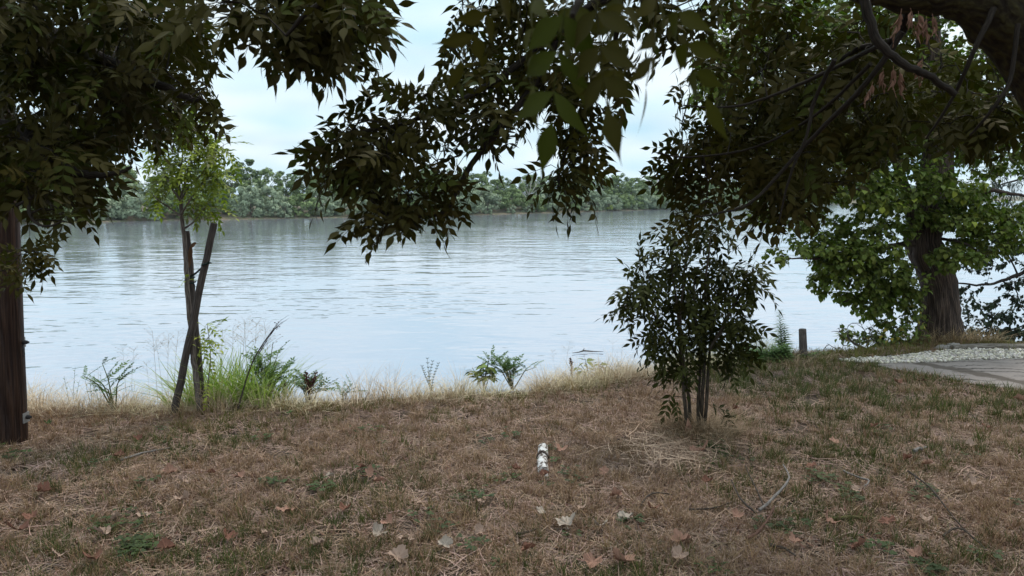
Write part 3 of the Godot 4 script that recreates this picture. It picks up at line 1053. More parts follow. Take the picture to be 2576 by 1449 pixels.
	for e in [
		[[P(2168, -40, 2.0), P(2190, 60, 2.0), P(2222, 122, 2.0), P(2290, 170, 2.0), P(2345, 195, 2.02), P(2400, 236, 2.05)], 0.013, 0.0085],
		[[P(2300, -20, 2.25), P(2270, 80, 2.4), P(2215, 112, 2.5), P(2150, 128, 2.55), P(2060, 190, 2.6)], 0.018, 0.006],
		[[P(2270, 80, 2.10), P(2180, 210, 2.18), P(2050, 340, 2.38), P(1950, 450, 2.48), P(1890, 508, 2.48), P(1830, 532, 2.48), P(1750, 545, 2.48)], 0.0088, 0.0028],
		[[P(2215, 112, 2.10), P(2060, 190, 2.38), P(1930, 245, 2.48), P(1830, 270, 2.48), P(1720, 265, 2.48)], 0.0068, 0.0024],
		[[P(2100, 150, 2.18), P(2050, 250, 2.28), P(2030, 340, 2.28), P(1985, 450, 2.33), P(1960, 560, 2.38)], 0.0068, 0.0024],
		[[P(2500, 20, 2.10), P(2450, 130, 2.10), P(2400, 240, 2.18), P(2330, 350, 2.28)], 0.0082, 0.0032],
		[[P(2560, 60, 2.10), P(2540, 200, 2.10), P(2500, 270, 2.10), P(2440, 340, 2.18)], 0.0068, 0.0032],
		[[P(2190, 160, 2.18), P(2050, 290, 2.48), P(1900, 370, 2.68), P(1740, 395, 2.78), P(1660, 385, 2.78)], 0.0061, 0.0024],
		[[P(1980, -120, 2.3), P(1800, -60, 2.6), P(1560, -10, 2.7), P(1430, 50, 2.7), P(1290, 175, 2.65), P(1160, 250, 2.6), P(1050, 300, 2.55), P(930, 330, 2.5), P(840, 330, 2.5)], 0.022, 0.004],
		[[P(1430, 50, 2.7), P(1350, 200, 2.65), P(1260, 320, 2.6), P(1213, 373, 2.6), P(1150, 478, 2.55), P(1125, 530, 2.5), P(1075, 543, 2.5), P(1026, 541, 2.48), P(974, 540, 2.45), P(935, 506, 2.4)], 0.014, 0.0035],
		[[P(1560, -10, 2.7), P(1540, 130, 2.8), P(1470, 280, 2.8), P(1418, 400, 2.8), P(1405, 470, 2.75)], 0.010, 0.003],
		[[P(1470, 280, 2.8), P(1440, 440, 2.85), P(1475, 500, 2.85)], 0.006, 0.003],
		[[P(1640, -320, 2.2), P(1250, -260, 2.0), P(950, -110, 1.9), P(800, 10, 1.95), P(720, 90, 2.0)], 0.02, 0.004],
		[[P(1800, -350, 1.4), P(1560, -180, 0.95), P(1480, -40, 0.78), P(1440, 40, 0.74)], 0.008, 0.003]]:
		b = MB.new()
		limb(b, e[0], e[1], e[2], wood)
		part("branch", b.done(bark), tr)
	leaves = []
	tw = MB.new()
	clumps = [
		# middle branch
		[1000, 290, 2.55, 130, 50, 0.25, 14], [850, 340, 2.5, 50, 40, 0.15, 5], [1130, 260, 2.6, 100, 70, 0.25, 12], [920, 400, 2.5, 90, 50, 0.2, 11], [1050, 400, 2.55, 110, 50, 0.25, 13], [840, 450, 2.5, 26, 34, 0.1, 3],
		[1120, 470, 2.55, 60, 40, 0.15, 6], [950, 500, 2.45, 50, 30, 0.12, 4], [1030, 490, 2.5, 70, 20, 0.12, 4], [1240, 180, 2.65, 80, 80, 0.25, 9], [1170, 60, 2.9, 40, 40, 0.2, 4], [1320, 60, 2.7, 100, 60, 0.3, 8], [1230, 310, 2.6, 60, 40, 0.15, 7], [930, 560, 2.4, 34, 16, 0.06, 3], [1100, 540, 2.5, 60, 14, 0.08, 3],
		# right hanging sprig of the middle
		[1180, 130, 2.9, 60, 60, 0.25, 6], [1280, -20, 2.9, 90, 60, 0.3, 7], [1400, 160, 2.8, 70, 90, 0.25, 9], [1500, 40, 2.9, 80, 80, 0.3, 7], [1340, 240, 2.7, 60, 50, 0.2, 4],
				[1450, 280, 2.8, 60, 60, 0.2, 6], [1420, 400, 2.8, 50, 40, 0.15, 4], [1410, 470, 2.75, 50, 18, 0.1, 3], [1490, 360, 2.8, 26, 40, 0.1, 3], [1540, 200, 2.8, 40, 60, 0.2, 4], [1620, 60, 2.9, 90, 70, 0.3, 6], [1580, 240, 2.9, 26, 30, 0.1, 1], [1480, 470, 2.85, 20, 14, 0.05, 1],
		# top left of the middle
		[720, 30, 2.4, 60, 50, 0.25, 8], [840, 30, 2.3, 80, 60, 0.25, 11], [930, 0, 2.0, 30, 40, 0.15, 4], [790, 90, 2.3, 70, 30, 0.15, 7], [760, -60, 2.3, 120, 40, 0.3, 9], [560, 0, 2.0, 20, 20, 0.05, 2], [640, 20, 2.1, 26, 40, 0.1, 4], [880, 90, 2.0, 40, 30, 0.1, 3],
		# the dark right side
		[1760, 330, 3.0, 70, 50, 0.3, 9], [1850, 220, 3.0, 110, 80, 0.4, 16], [1800, 60, 3.0, 90, 80, 0.4, 9], [1960, 60, 2.9, 110, 80, 0.4, 12], [2000, 200, 2.9, 130, 80, 0.4, 17], [1900, 350, 3.0, 110, 70, 0.4, 16], [1690, 400, 3.2, 40, 24, 0.15, 4], [1750, 440, 3.1, 60, 30, 0.2, 6],
		[2050, 330, 2.9, 120, 80, 0.4, 17], [1990, 450, 2.8, 90, 70, 0.3, 13], [1900, 460, 2.95, 60, 40, 0.2, 6], [1970, 530, 2.8, 50, 30, 0.15, 5], [2140, 420, 2.9, 80, 50, 0.3, 8], [2180, 250, 2.8, 110, 90, 0.4, 14], [2290, 320, 2.8, 100, 50, 0.3, 9], [2180, 90, 2.8, 110, 70, 0.3, 9],
		[2400, 300, 2.7, 80, 50, 0.3, 9], [2500, 320, 2.6, 80, 50, 0.3, 9], [2480, 200, 2.7, 90, 60, 0.3, 8], [2360, 140, 2.9, 70, 60, 0.3, 6], [2560, 240, 2.6, 40, 90, 0.2, 5], [2080, 480, 2.9, 40, 40, 0.15, 4],
		[1720, 545, 2.9, 50, 14, 0.1, 4], [1840, 525, 2.9, 26, 10, 0.06, 1],
		# farther layer of the right side
		[1980, 300, 4.0, 180, 130, 0.6, 26], [2260, 260, 4.0, 220, 140, 0.6, 34], [2480, 260, 3.8, 120, 120, 0.5, 22], [2000, 430, 3.8, 110, 70, 0.4, 15],
		# above the picture
		[1700, -350, 2.3, 700, 200, 1.0, 24], [2200, -500, 2.6, 500, 200, 1.0, 14], [1000, -500, 2.2, 500, 150, 0.9, 10], [1400, -160, 2.4, 260, 60, 0.5, 8]]
	grow(wood, ends_in(clumps, 0.9), tw, leaves, 6, opt)
	# leaves that hang close to the eye
	# the crown overhead and behind, which shades the near lawn
	var over := []
	for i in 90:
		var q := rv()
		over.append(Vector3(0.6 + q.x * 2.8, 3.5 + q.y * 0.6, 0.2 + q.z * 1.5))
	grow(wood, over, tw, leaves, 6, opt)
	var close := []
	for e in [[1290, -130, 0.95, -0.35, -1.0], [1370, -110, 0.88, -0.3, -1.0], [1440, -60, 0.80, -0.25, -1.0], [1500, -90, 0.78, -0.02, -1.0], [1570, -110, 0.80, 0.08, -1.0], [1640, -130, 0.84, 0.2, -1.0], [1690, -90, 0.82, 0.12, -1.0], [1600, -160, 0.95, -0.1, -1.0], [1450, -170, 0.9, -0.15, -1.0]]:
		var ax := Vector3(e[3], e[4], rg.randf_range(-0.15, 0.25)).normalized()
		var p := P(e[0], e[1], e[2])
		close.append([frame_on(ax, Vector3(rg.randf_range(-1.0, 1.0), 0.3, rg.randf_range(0.0, 0.8)), p, 0.85), 6 + rg.randi() % 2])
		tw.tube([P(1500, -260, 0.9), P(lerpf(1500, e[0], 0.6), -220, 0.88), p], [0.004, 0.003, 0.0015], 5)
	part("twigs", tw.done(bark), tr)
	leaves = prune(leaves)
	leaves.append_array(close)
	hang_leaves(tr, leaves, shapes, tones, mass)
	# withered brown leaves caught on the big limb
	var crisp := []
	for i in 3:
		var r := RandomNumberGenerator.new()
		r.seed = 390 + i
		b = MB.new()
		b.tube([Vector3.ZERO, Vector3(0, 0.05, 0.01), Vector3(0.01, 0.10, 0.0)], [0.0014, 0.0012, 0.0008], 4)
		for k in 5:
			b.blade(Vector3(0, 0.02 + 0.018 * k, 0.004), Vector3(r.randf_range(-0.55, 0.55), 1, r.randf_range(-0.3, 0.3)).normalized(), rv(), r.randf_range(0.055, 0.085), r.randf_range(0.016, 0.028), ASH, r.randf_range(0.5, 1.2), r.randf_range(-0.4, 0.5), Color.WHITE * r.randf_range(0.6, 1.2), 0.16)
		crisp.append(b.done(dry))
	for e in [[2268, 22, 2.05, 0], [2290, 20, 2.06, 1], [2310, 28, 2.05, 2], [2345, 34, 2.1, 0], [2330, 40, 2.1, 1], [2196, 205, 2.15, 2], [2220, 170, 2.15, 1], [2247, 165, 2.12, 0], [2262, 175, 2.12, 2], [2320, 140, 2.2, 1]]:
		part("withered_leaf", crisp[e[3]], tr, frame_on(Vector3(rg.randf_range(-0.35, 0.2), -1, rg.randf_range(-0.2, 0.2)), Vector3(rg.randf_range(-0.6, 0.6), 0.2, 1), P(e[0], e[1], e[2]), rg.randf_range(0.45, 0.62)), "dry orange brown leaf hanging below the limb")

# ---------------------------------------------------------------- lime and its neighbours
func build_lime_tree() -> void:
	rg.seed = 105
	var o := thing("lime_tree", "lime tree with thick furrowed trunk and bright green heart shaped leaves", "tree")
	var bark := bark_mat("lime_bark", Color(0.032, 0.023, 0.019), Color(0.115, 0.080, 0.062), 0.55, 6.0, 14.0)
	var d := 8.2
	var wood := []
	var b := MB.new()
	var pts := smooth_line([P(2368, 930, d), P(2366, 872, d), P(2365, 830, d), P(2365, 760, d), P(2358, 700, d), P(2338, 650, d), P(2322, 605, d), P(2330, 540, d), P(2360, 400, d), P(2340, 200, d), P(2320, -200, d)], 4)
	var rad := []
	for i in pts.size():
		var h: float = pts[i].y
		rad.append(0.185 + 0.16 * exp(-maxf(h + 0.1, 0.0) / 0.16) if h < 1.0 else maxf(0.05, 0.19 - 0.03 * (h - 1.0)))
	b.tube(pts, rad, 18, Color.WHITE, 0.07, rg)
	part("trunk", b.done(bark), o)
	for p in pts:
		if p.y > 0.9: wood.append(p)
	for e in [
		[[P(2345, 690, d), P(2318, 650, d - 0.1), P(2312, 600, d - 0.15), P(2290, 520, d - 0.2), P(2250, 400, d - 0.2), P(2150, 200, d - 0.3)], 0.10, 0.03],
		[[P(2312, 610, d - 0.1), P(2240, 620, d - 0.3), P(2150, 640, d - 0.4), P(2070, 650, d - 0.5), P(1980, 650, d - 0.6)], 0.035, 0.006],
		[[P(2350, 780, d), P(2280, 740, d - 0.1), P(2200, 730, d - 0.2), P(2120, 760, d - 0.3)], 0.04, 0.008],
		[[P(2360, 560, d), P(2420, 500, d - 0.3), P(2500, 480, d - 0.4), P(2600, 500, d - 0.5)], 0.05, 0.01],
		[[P(2250, 400, d - 0.2), P(2100, 330, d - 0.2), P(1950, 250, d - 0.3), P(1830, 160, d - 0.3)], 0.04, 0.008],
		[[P(2340, 250, d), P(2450, 200, d - 0.1), P(2560, 250, d - 0.2)], 0.04, 0.008],
		[[P(2360, 600, d), P(2420, 610, d - 0.5), P(2470, 640, d - 0.6)], 0.02, 0.005],
		[[P(2290, 520, d - 0.2), P(2200, 480, d - 0.6), P(2120, 480, d - 0.7)], 0.03, 0.006]]:
		b = MB.new()
		limb(b, e[0], e[1], e[2], wood)
		part("branch", b.done(bark), o)
	var tones := []
	for c in [Color(0.10, 0.122, 0.028), Color(0.135, 0.16, 0.034), Color(0.19, 0.22, 0.042), Color(0.30, 0.32, 0.05)]:
		tones.append(mat("lime_leaf", c, 0.6, true, Color(0.6, 0.8, 0.15)))
	var mass := mat("lime_leaf_mass", Color(0.130, 0.155, 0.034), 0.6, true, Color(0.6, 0.8, 0.15))
	var shapes := []
	for i in 3:
		var lb := MB.new()
		lb.tube([Vector3.ZERO, Vector3(0, 0.016, 0.004), Vector3(0, 0.032, 0)], [0.0011, 0.001, 0.0009], 3)
		lb.blade(Vector3(0, 0.032, 0), Vector3(0.1 * (i - 1), 1, -0.25).normalized(), Vector3(0.2 * (i - 1), 0, 1), 0.052, 0.049, HEART, 0.12 + 0.1 * i, 0.35, Color.WHITE, 0.03)
		# the two lobes beside the stalk
		for sg in [-1.0, 1.0]:
			lb.blade(Vector3(sg * 0.003, 0.034, 0.001), Vector3(sg * 0.95, -0.35, -0.1).normalized(), Vector3(0, 0, 1), 0.019, 0.022, OVAL, 0.05, 0.2)
		shapes.append(lb.done(tones[0]))
	var raw := [[2400, 655, 7.6, 40, 30], [2400, 560, 7.6, 40, 24], [2180, 640, 7.6, 80, 40], [2270, 700, 7.8, 50, 50], [2080, 690, 7.8, 50, 30], [2500, 560, 7.7, 80, 40], [2230, 500, 7.6, 110, 30], [2270, 440, 7.7, 120, 24], [2390, 470, 7.6, 80, 40], [2150, 470, 7.7, 90, 36], [2220, 560, 7.9, 120, 44], [2440, 530, 7.9, 110, 50], [2500, 610, 7.8, 80, 34], [2410, 640, 7.6, 60, 20], [2130, 630, 7.8, 90, 50], [2200, 690, 7.9, 90, 50], [2110, 710, 7.9, 60, 40], [2250, 740, 8.1, 60, 50], [2170, 755, 8.0, 50, 36], [2215, 800, 8.2, 40, 20], [2050, 620, 7.7, 60, 28], [1955, 642, 7.6, 26, 12], [1905, 545, 7.8, 26, 22], [2030, 560, 7.9, 60, 40],
		[2000, 330, 8, 170, 110], [2200, 250, 8.3, 180, 120], [1850, 150, 8, 100, 90], [2050, 110, 8.2, 150, 100], [2400, 250, 8.4, 150, 140], [2250, 370, 8.2, 180, 60], [1790, 220, 8, 50, 60], [2500, 400, 8.5, 80, 50], [1930, 20, 8.2, 150, 40], [2250, 40, 8.3, 150, 60]]
	var clumps := []
	for c in raw:
		clumps.append([c[0], c[1], c[2], c[3], c[4], 0.35 if c[4] < 60 else 0.6, int(c[3] * c[4] / 46.0) + 2])
	var leaves := []
	var tw := MB.new()
	grow(wood, ends_in(clumps), tw, leaves, 3, {"pairs": 7, "gap": 0.038, "thick": 0.003, "opposite": false, "droop": 0.30, "up": 1.5, "size": 1.0})
	part("twigs", tw.done(bark), o)
	hang_leaves(o, leaves, shapes, tones, mass)

func build_right_trees() -> void:
	rg.seed = 106
	var bark := bark_mat("elm_bark", Color(0.02, 0.016, 0.013), Color(0.06, 0.05, 0.04), 3.0, 2.0)
	# a small leaved tree that reaches in from the right
	var o := thing("elm_tree", "dark small leaved elm reaching in behind the lime trunk", "tree")
	var d := 9.4
	var wood := []
	var b := MB.new()
	limb(b, [P(2800, 1000, d), P(2790, 860, d), P(2770, 700, d), P(2740, 500, d), P(2700, 200, d)], 0.16, 0.08, wood, 10)
	part("trunk", b.done(bark), o)
	for e in [[[P(2770, 640, d), P(2650, 655, d), P(2576, 686, d - 0.1), P(2520, 706, d - 0.1), P(2470, 717, d - 0.2), P(2402, 711, d - 0.2)], 0.035, 0.009], [[P(2560, 690, d), P(2535, 640, d), P(2500, 590, d)], 0.012, 0.004], [[P(2520, 706, d), P(2560, 740, d), P(2540, 800, d)], 0.010, 0.004], [[P(2650, 655, d), P(2600, 580, d), P(2520, 560, d)], 0.014, 0.004], [[P(2780, 800, d), P(2640, 800, d), P(2540, 830, d), P(2450, 840, d)], 0.014, 0.005]]:
		b = MB.new()
		limb(b, e[0], e[1], e[2], wood)
		part("branch", b.done(bark), o)
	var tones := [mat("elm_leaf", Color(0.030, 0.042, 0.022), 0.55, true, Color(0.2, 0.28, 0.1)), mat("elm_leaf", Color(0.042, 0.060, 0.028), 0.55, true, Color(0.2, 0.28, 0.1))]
	var lb := MB.new()
	lb.blade(Vector3(0, 0.008, 0), Vector3(0, 1, -0.1).normalized(), Vector3(0, 0, 1), 0.062, 0.040, OVAL, 0.2, 0.25)
	var leaf := [lb.done(tones[0])]
	var leaves := []
	var tw := MB.new()
	var op := {"pairs": 6, "gap": 0.04, "thick": 0.003, "opposite": false, "droop": 0.35, "up": 0.5, "size": 1.0}
	grow(wood, ends_in([[2440, 625, d, 50, 36, 0.3, 44], [2520, 640, d, 60, 40, 0.3, 52], [2570, 590, d, 40, 50, 0.3, 36], [2460, 670, d, 30, 16, 0.2, 12], [2540, 790, d, 50, 40, 0.3, 44], [2575, 740, d, 30, 40, 0.3, 24], [2450, 800, d, 50, 40, 0.3, 44], [2435, 745, d, 24, 24, 0.2, 14], [2490, 845, d, 80, 26, 0.3, 68], [2560, 850, d, 40, 30, 0.3, 36], [2600, 700, d, 80, 160, 0.4, 60]]), tw, leaves, 1, op)
	part("twigs", tw.done(bark), o)
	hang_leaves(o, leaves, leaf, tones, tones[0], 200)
	# narrow silver leaves of a willow at the right edge
	o = thing("willow_tree", "silvery narrow leaved willow at the right edge above the elm", "tree")
	wood = []
	b = MB.new()
	limb(b, [P(2900, 1000, 10.5), P(2880, 700, 10.5), P(2800, 400, 10.4), P(2700, 200, 10.3)], 0.2, 0.06, wood, 10)
	part("trunk", b.done(bark), o)
	b = MB.new()
	limb(b, [P(2830, 480, 10.4), P(2680, 440, 9.6), P(2570, 450, 9.2), P(2480, 480, 9.0)], 0.03, 0.005, wood)
	part("branch", b.done(bark), o)
	var silver := [mat("narrow_willow_leaf", Color(0.115, 0.135, 0.115), 0.6, true, Color(0.2, 0.25, 0.15)), mat("narrow_willow_leaf", Color(0.16, 0.18, 0.155), 0.6, true, Color(0.2, 0.25, 0.15))]
	lb = MB.new()
	lb.blade(Vector3.ZERO, Vector3(0, 1, 0), Vector3(0, 0, 1), 0.085, 0.013, NARROW, 0.2, 0.2)
	leaves = []
	tw = MB.new()
	op = {"pairs": 8, "gap": 0.028, "thick": 0.0025, "opposite": false, "droop": 0.4, "up": 0.4, "size": 1.0}
	grow(wood, ends_in([[2500, 480, 9.0, 56, 50, 0.3, 40], [2560, 530, 9.1, 36, 40, 0.3, 20], [2545, 420, 9.1, 50, 40, 0.3, 26], [2620, 480, 9.4, 60, 80, 0.4, 26]]), tw, leaves, 1, op)
	part("twigs", tw.done(bark), o)
	hang_leaves(o, leaves, [lb.done(silver[0])], silver, silver[0], 200)
	# suckers and brambles at the foot of the lime
	var green := [mat("bramble_leaf", Color(0.13, 0.17, 0.04), 0.6, true, Color(0.3, 0.4, 0.1)), mat("bramble_leaf", Color(0.19, 0.22, 0.05), 0.6, true, Color(0.3, 0.4, 0.1)), mat("bramble_leaf", Color(0.32, 0.25, 0.05), 0.6, true, Color(0.3, 0.4, 0.1))]
	var k := 0
	for e in [[[[2160, 845, 8.2, 60, 30, 0.25, 35], [2235, 840, 8.1, 50, 40, 0.25, 40]], [2215, 900, 8.3], "low twiggy bush with yellowing leaves left of the lime trunk"], [[[2275, 850, 7.9, 55, 34, 0.2, 45], [2300, 800, 7.95, 30, 40, 0.15, 25]], [2280, 905, 8.1], "leafy green suckers against the left foot of the lime trunk"], [[[2450, 870, 8.8, 40, 16, 0.2, 36], [2540, 868, 8.8, 60, 14, 0.2, 48]], [2480, 900, 8.8], "dark low undergrowth right of the lime trunk behind the gravel"]]:
		o = thing("bush", e[2], "bush")
		var r0 := P(e[1][0], e[1][1], e[1][2])
		wood = [r0, r0 + Vector3(0.05, 0.1, 0), r0 + Vector3(-0.06, 0.12, 0.02)]
		leaves = []
		tw = MB.new()
		op = {"pairs": 5, "gap": 0.035, "thick": 0.0028, "opposite": false, "droop": 0.2, "up": 0.6, "size": 1.0 if k < 2 else 0.8}
		grow(wood, ends_in(e[0]), tw, leaves, 1, op)
		part("stem", tw.done(bark), o)
		hang_leaves(o, leaves, leaf, green if k < 2 else tones, green[0] if k < 2 else tones[0], 120)
		k += 1
	# the dead branch lying at the water side of the gravel
	o = thing("dead_branch", "bare grey fallen branch with fine twigs between the post and the lime", "branch")
	var grey := bark_mat("dead_branch_bark", Color(0.05, 0.04, 0.034), Color(0.13, 0.105, 0.09), 3.0)
	d = 7.85
	wood = []
	b = MB.new()
	limb(b, [P(2290, 905, d), P(2235, 893, d), P(2203, 889, d), P(2166, 874, d), P(2144, 859, d), P(2131, 842, d)], 0.030, 0.007, wood)
	limb(b, [P(2166, 874, d), P(2142, 890, d - 0.1), P(2127, 908, d - 0.2)], 0.020, 0.010, wood)
	limb(b, [P(2203, 889, d), P(2180, 868, d), P(2195, 845, d), P(2180, 820, d)], 0.008, 0.002, wood)
	part("branch", b.done(grey), o)
	tw = MB.new()
	grow(wood, ends_in([[2130, 860, d, 45, 40, 0.25, 26], [2170, 845, d, 45, 40, 0.25, 26], [2100, 890, d, 40, 20, 0.2, 12]]), tw, [], 1, {"pairs": 1, "gap": 0.03, "thick": 0.0042, "opposite": false, "droop": 0.2, "up": 0.6, "size": 1.0})
	part("twigs", tw.done(grey), o)

# ---------------------------------------------------------------- staked sapling and dark shrub
func build_staked_sapling() -> void:
	rg.seed = 107
	var wood_a := bark_mat("stake_wood", Color(0.042, 0.033, 0.029), Color(0.12, 0.096, 0.085), 1.0, 3.0, 10.0)
	var d0 := -G(437, 1043).z
	var sa := single("wooden_stake", null, "weathered wooden stake leaning right across the sapling", "stake", "stakes of the sapling")
	var b := MB.new()
	var p0 := P(437, 1043, d0)
	var p1 := P(538, 561, d0 - 0.02)
	var pts := []
	for i in 12:
		pts.append(p0.lerp(p1, i / 11.0) + (p0 - p1).normalized() * (0.15 if i == 0 else 0.0) + rv() * 0.004)
	b.tube(pts, ramp(0.028, 0.023, 12), 10, Color.WHITE, 0.05, rg)
	sa.mesh = b.done(wood_a)
	var d1 := d0 + 0.12
	var sb := single("wooden_stake", null, "thinner upright wooden stake close behind the sapling trunk", "stake", "stakes of the sapling")
	b = MB.new()
	p0 = P(512, 1034, d1); p1 = P(470, 582, d1)
	pts = []
	for i in 12:
		pts.append(p0.lerp(p1, i / 11.0) + (p0 - p1).normalized() * (0.15 if i == 0 else 0.0) + rv() * 0.004)
	b.tube(pts, ramp(0.024, 0.021, 12), 10, Color.WHITE, 0.05, rg)
	sb.mesh = b.done(wood_a)
	var chip := part("bark_flap", null, sb)
	b = MB.new()
	b.blade(P(474, 672, d1 - 0.04), (P(484, 612, d1 - 0.05) - P(474, 672, d1 - 0.04)).normalized(), Vector3(0.3, 0, 1), 0.16, 0.03, [0.6, 1.0, 0.9, 1.0, 0.5], 0.5, -0.25)
	b.blade(P(480, 622, d1 - 0.05), (P(497, 611, d1 - 0.05) - P(480, 622, d1 - 0.05)).normalized(), Vector3(0, 0.4, 1), 0.055, 0.03, [0.5, 1.0, 0.9, 0.4], 0.5, -0.2)
	chip.mesh = b.done(mat("torn_bark", Color(0.15, 0.085, 0.05), 0.85))
	# the dark green tie
	var tie := single("tie_strap", null, "dark green strap tying the sapling to its leaning stake", "strap")
	b = MB.new()
	var q0 := P(525, 660, d0 - 0.05)
	var q1 := P(478, 697, d1 - 0.06)
	var dn := (q1 - q0).normalized()
	b.strip([q0 - dn * 0.01, q0.lerp(q1, 0.3), q0.lerp(q1, 0.7) - Vector3(0, 0.005, 0), q1], [0.014, 0.012, 0.014, 0.016], dn.cross(Vector3(0, 0, 1)).normalized())
	for e in [[P(519, 664, d0 - 0.02), 0.031], [P(479, 700, d1 - 0.02), 0.030], [P(481, 712, d1 - 0.02), 0.030]]:
		var ring := []
		for i in 13:
			var a := TAU * i / 12
			ring.append(e[0] + Vector3(cos(a) * e[1], 0.008 * cos(a), sin(a) * e[1]))
		b.tube(ring, ramp(0.006, 0.006, 13), 5)
	b.strip([P(482, 712, d1 - 0.05), P(489, 716, d1 - 0.06), P(490, 728, d1 - 0.06)], [0.012, 0.012, 0.008], Vector3(0.8, 0.3, 0))
	tie.mesh = b.done(mat("tie_fabric", Color(0.012, 0.022, 0.018), 0.7))
	# the young ash itself
	var o := thing("sapling", "young staked ash tree with airy yellow green crown", "tree")
	var bark := bark_mat("sapling_bark", Color(0.085, 0.065, 0.055), Color(0.19, 0.155, 0.135), 2.0, 1.0, 4.0)
	var ds := d0 + 0.02
	var wood := []
	b = MB.new()
	pts = smooth_line([P(504, 1050, ds), P(503, 1030, ds), P(494, 960, ds), P(486, 890, ds), P(478, 800, ds), P(472, 730, ds), P(468, 660, ds), P(462, 590, ds), P(456, 530, ds), P(455, 500, ds)], 4)
	for i in pts.size():
		pts[i] += rv() * 0.004
	b.tube(pts, ramp(0.023, 0.012, pts.size()), 9, Color.WHITE, 0.08, rg)
	part("trunk", b.done(bark), o)
	for e in [[[455, 505], [437, 480], [415, 440], [398, 400]], [[455, 500], [440, 470], [425, 400], [420, 330], [425, 290]], [[455, 500], [452, 450], [460, 380], [455, 300]], [[455, 505], [475, 470], [505, 440], [530, 400], [545, 360]], [[455, 500], [470, 440], [490, 380], [500, 330]], [[456, 545], [430, 525], [400, 505], [385, 492]], [[462, 575], [485, 560], [505, 535], [518, 520]], [[456, 540], [480, 500], [500, 470], [540, 430]]]:
		var w := []
		for q in e:
			w.append(P(q[0], q[1], ds + rg.randf_range(-0.12, 0.12)))
		b = MB.new()
		limb(b, w, 0.008, 0.0025, wood, 6, 4)
		part("branch", b.done(bark), o)
	var tones := []
	for c in [Color(0.20, 0.23, 0.04), Color(0.29, 0.32, 0.05), Color(0.38, 0.40, 0.07), Color(0.14, 0.14, 0.05)]:
		tones.append(mat("sapling_leaf", c, 0.55, true, Color(0.6, 0.75, 0.15)))
	var shapes := []
	for i in 4:
		shapes.append(pinnate(4, 0.17, 0.055, 0.020, tones[0], 330 + i, ASH, 0.3, 0.25))
	var leaves := []
	var tw := MB.new()
	grow(wood, ends_in([[400, 470, ds, 24, 30, 0.12, 7], [420, 390, ds, 34, 40, 0.15, 11], [470, 420, ds, 40, 40, 0.15, 9], [520, 430, ds, 36, 30, 0.15, 11], [545, 370, ds, 30, 30, 0.12, 9], [500, 340, ds, 34, 40, 0.15, 11], [440, 300, ds, 40, 40, 0.15, 11], [475, 280, ds, 30, 30, 0.1, 7], [535, 522, ds, 14, 10, 0.04, 3], [500, 500, ds, 24, 20, 0.08, 4]]), tw, leaves, 4, {"pairs": 2, "gap": 0.05, "thick": 0.0022, "opposite": true, "droop": 0.25, "up": 0.8, "size": 0.95})
	# a tuft on the trunk and a basal shoot
	grow([P(468, 715, ds)], [P(466, 690, ds - 0.05), P(472, 700, ds - 0.06)], tw, leaves, 4, {"pairs": 1, "gap": 0.03, "thick": 0.002, "opposite": true, "droop": 0.2, "up": 0.8, "size": 0.42})
	limb(tw, [P(524, 1025, ds + 0.05), P(524, 960, ds + 0.05), P(530, 900, ds + 0.05), P(522, 820, ds + 0.05)], 0.005, 0.002, [])
	grow([P(530, 900, ds + 0.05), P(527, 880, ds + 0.05), P(525, 850, ds + 0.05), P(522, 820, ds + 0.05)], [P(524, 812, ds), P(532, 840, ds), P(534, 870, ds), P(518, 860, ds), P(528, 900, ds), P(520, 990, ds)], tw, leaves, 4, {"pairs": 2, "gap": 0.05, "thick": 0.002, "opposite": true, "droop": 0.15, "up": 0.8, "size": 0.85})
	part("twigs", tw.done(bark), o)
	hang_leaves(o, leaves, shapes, tones, tones[1])

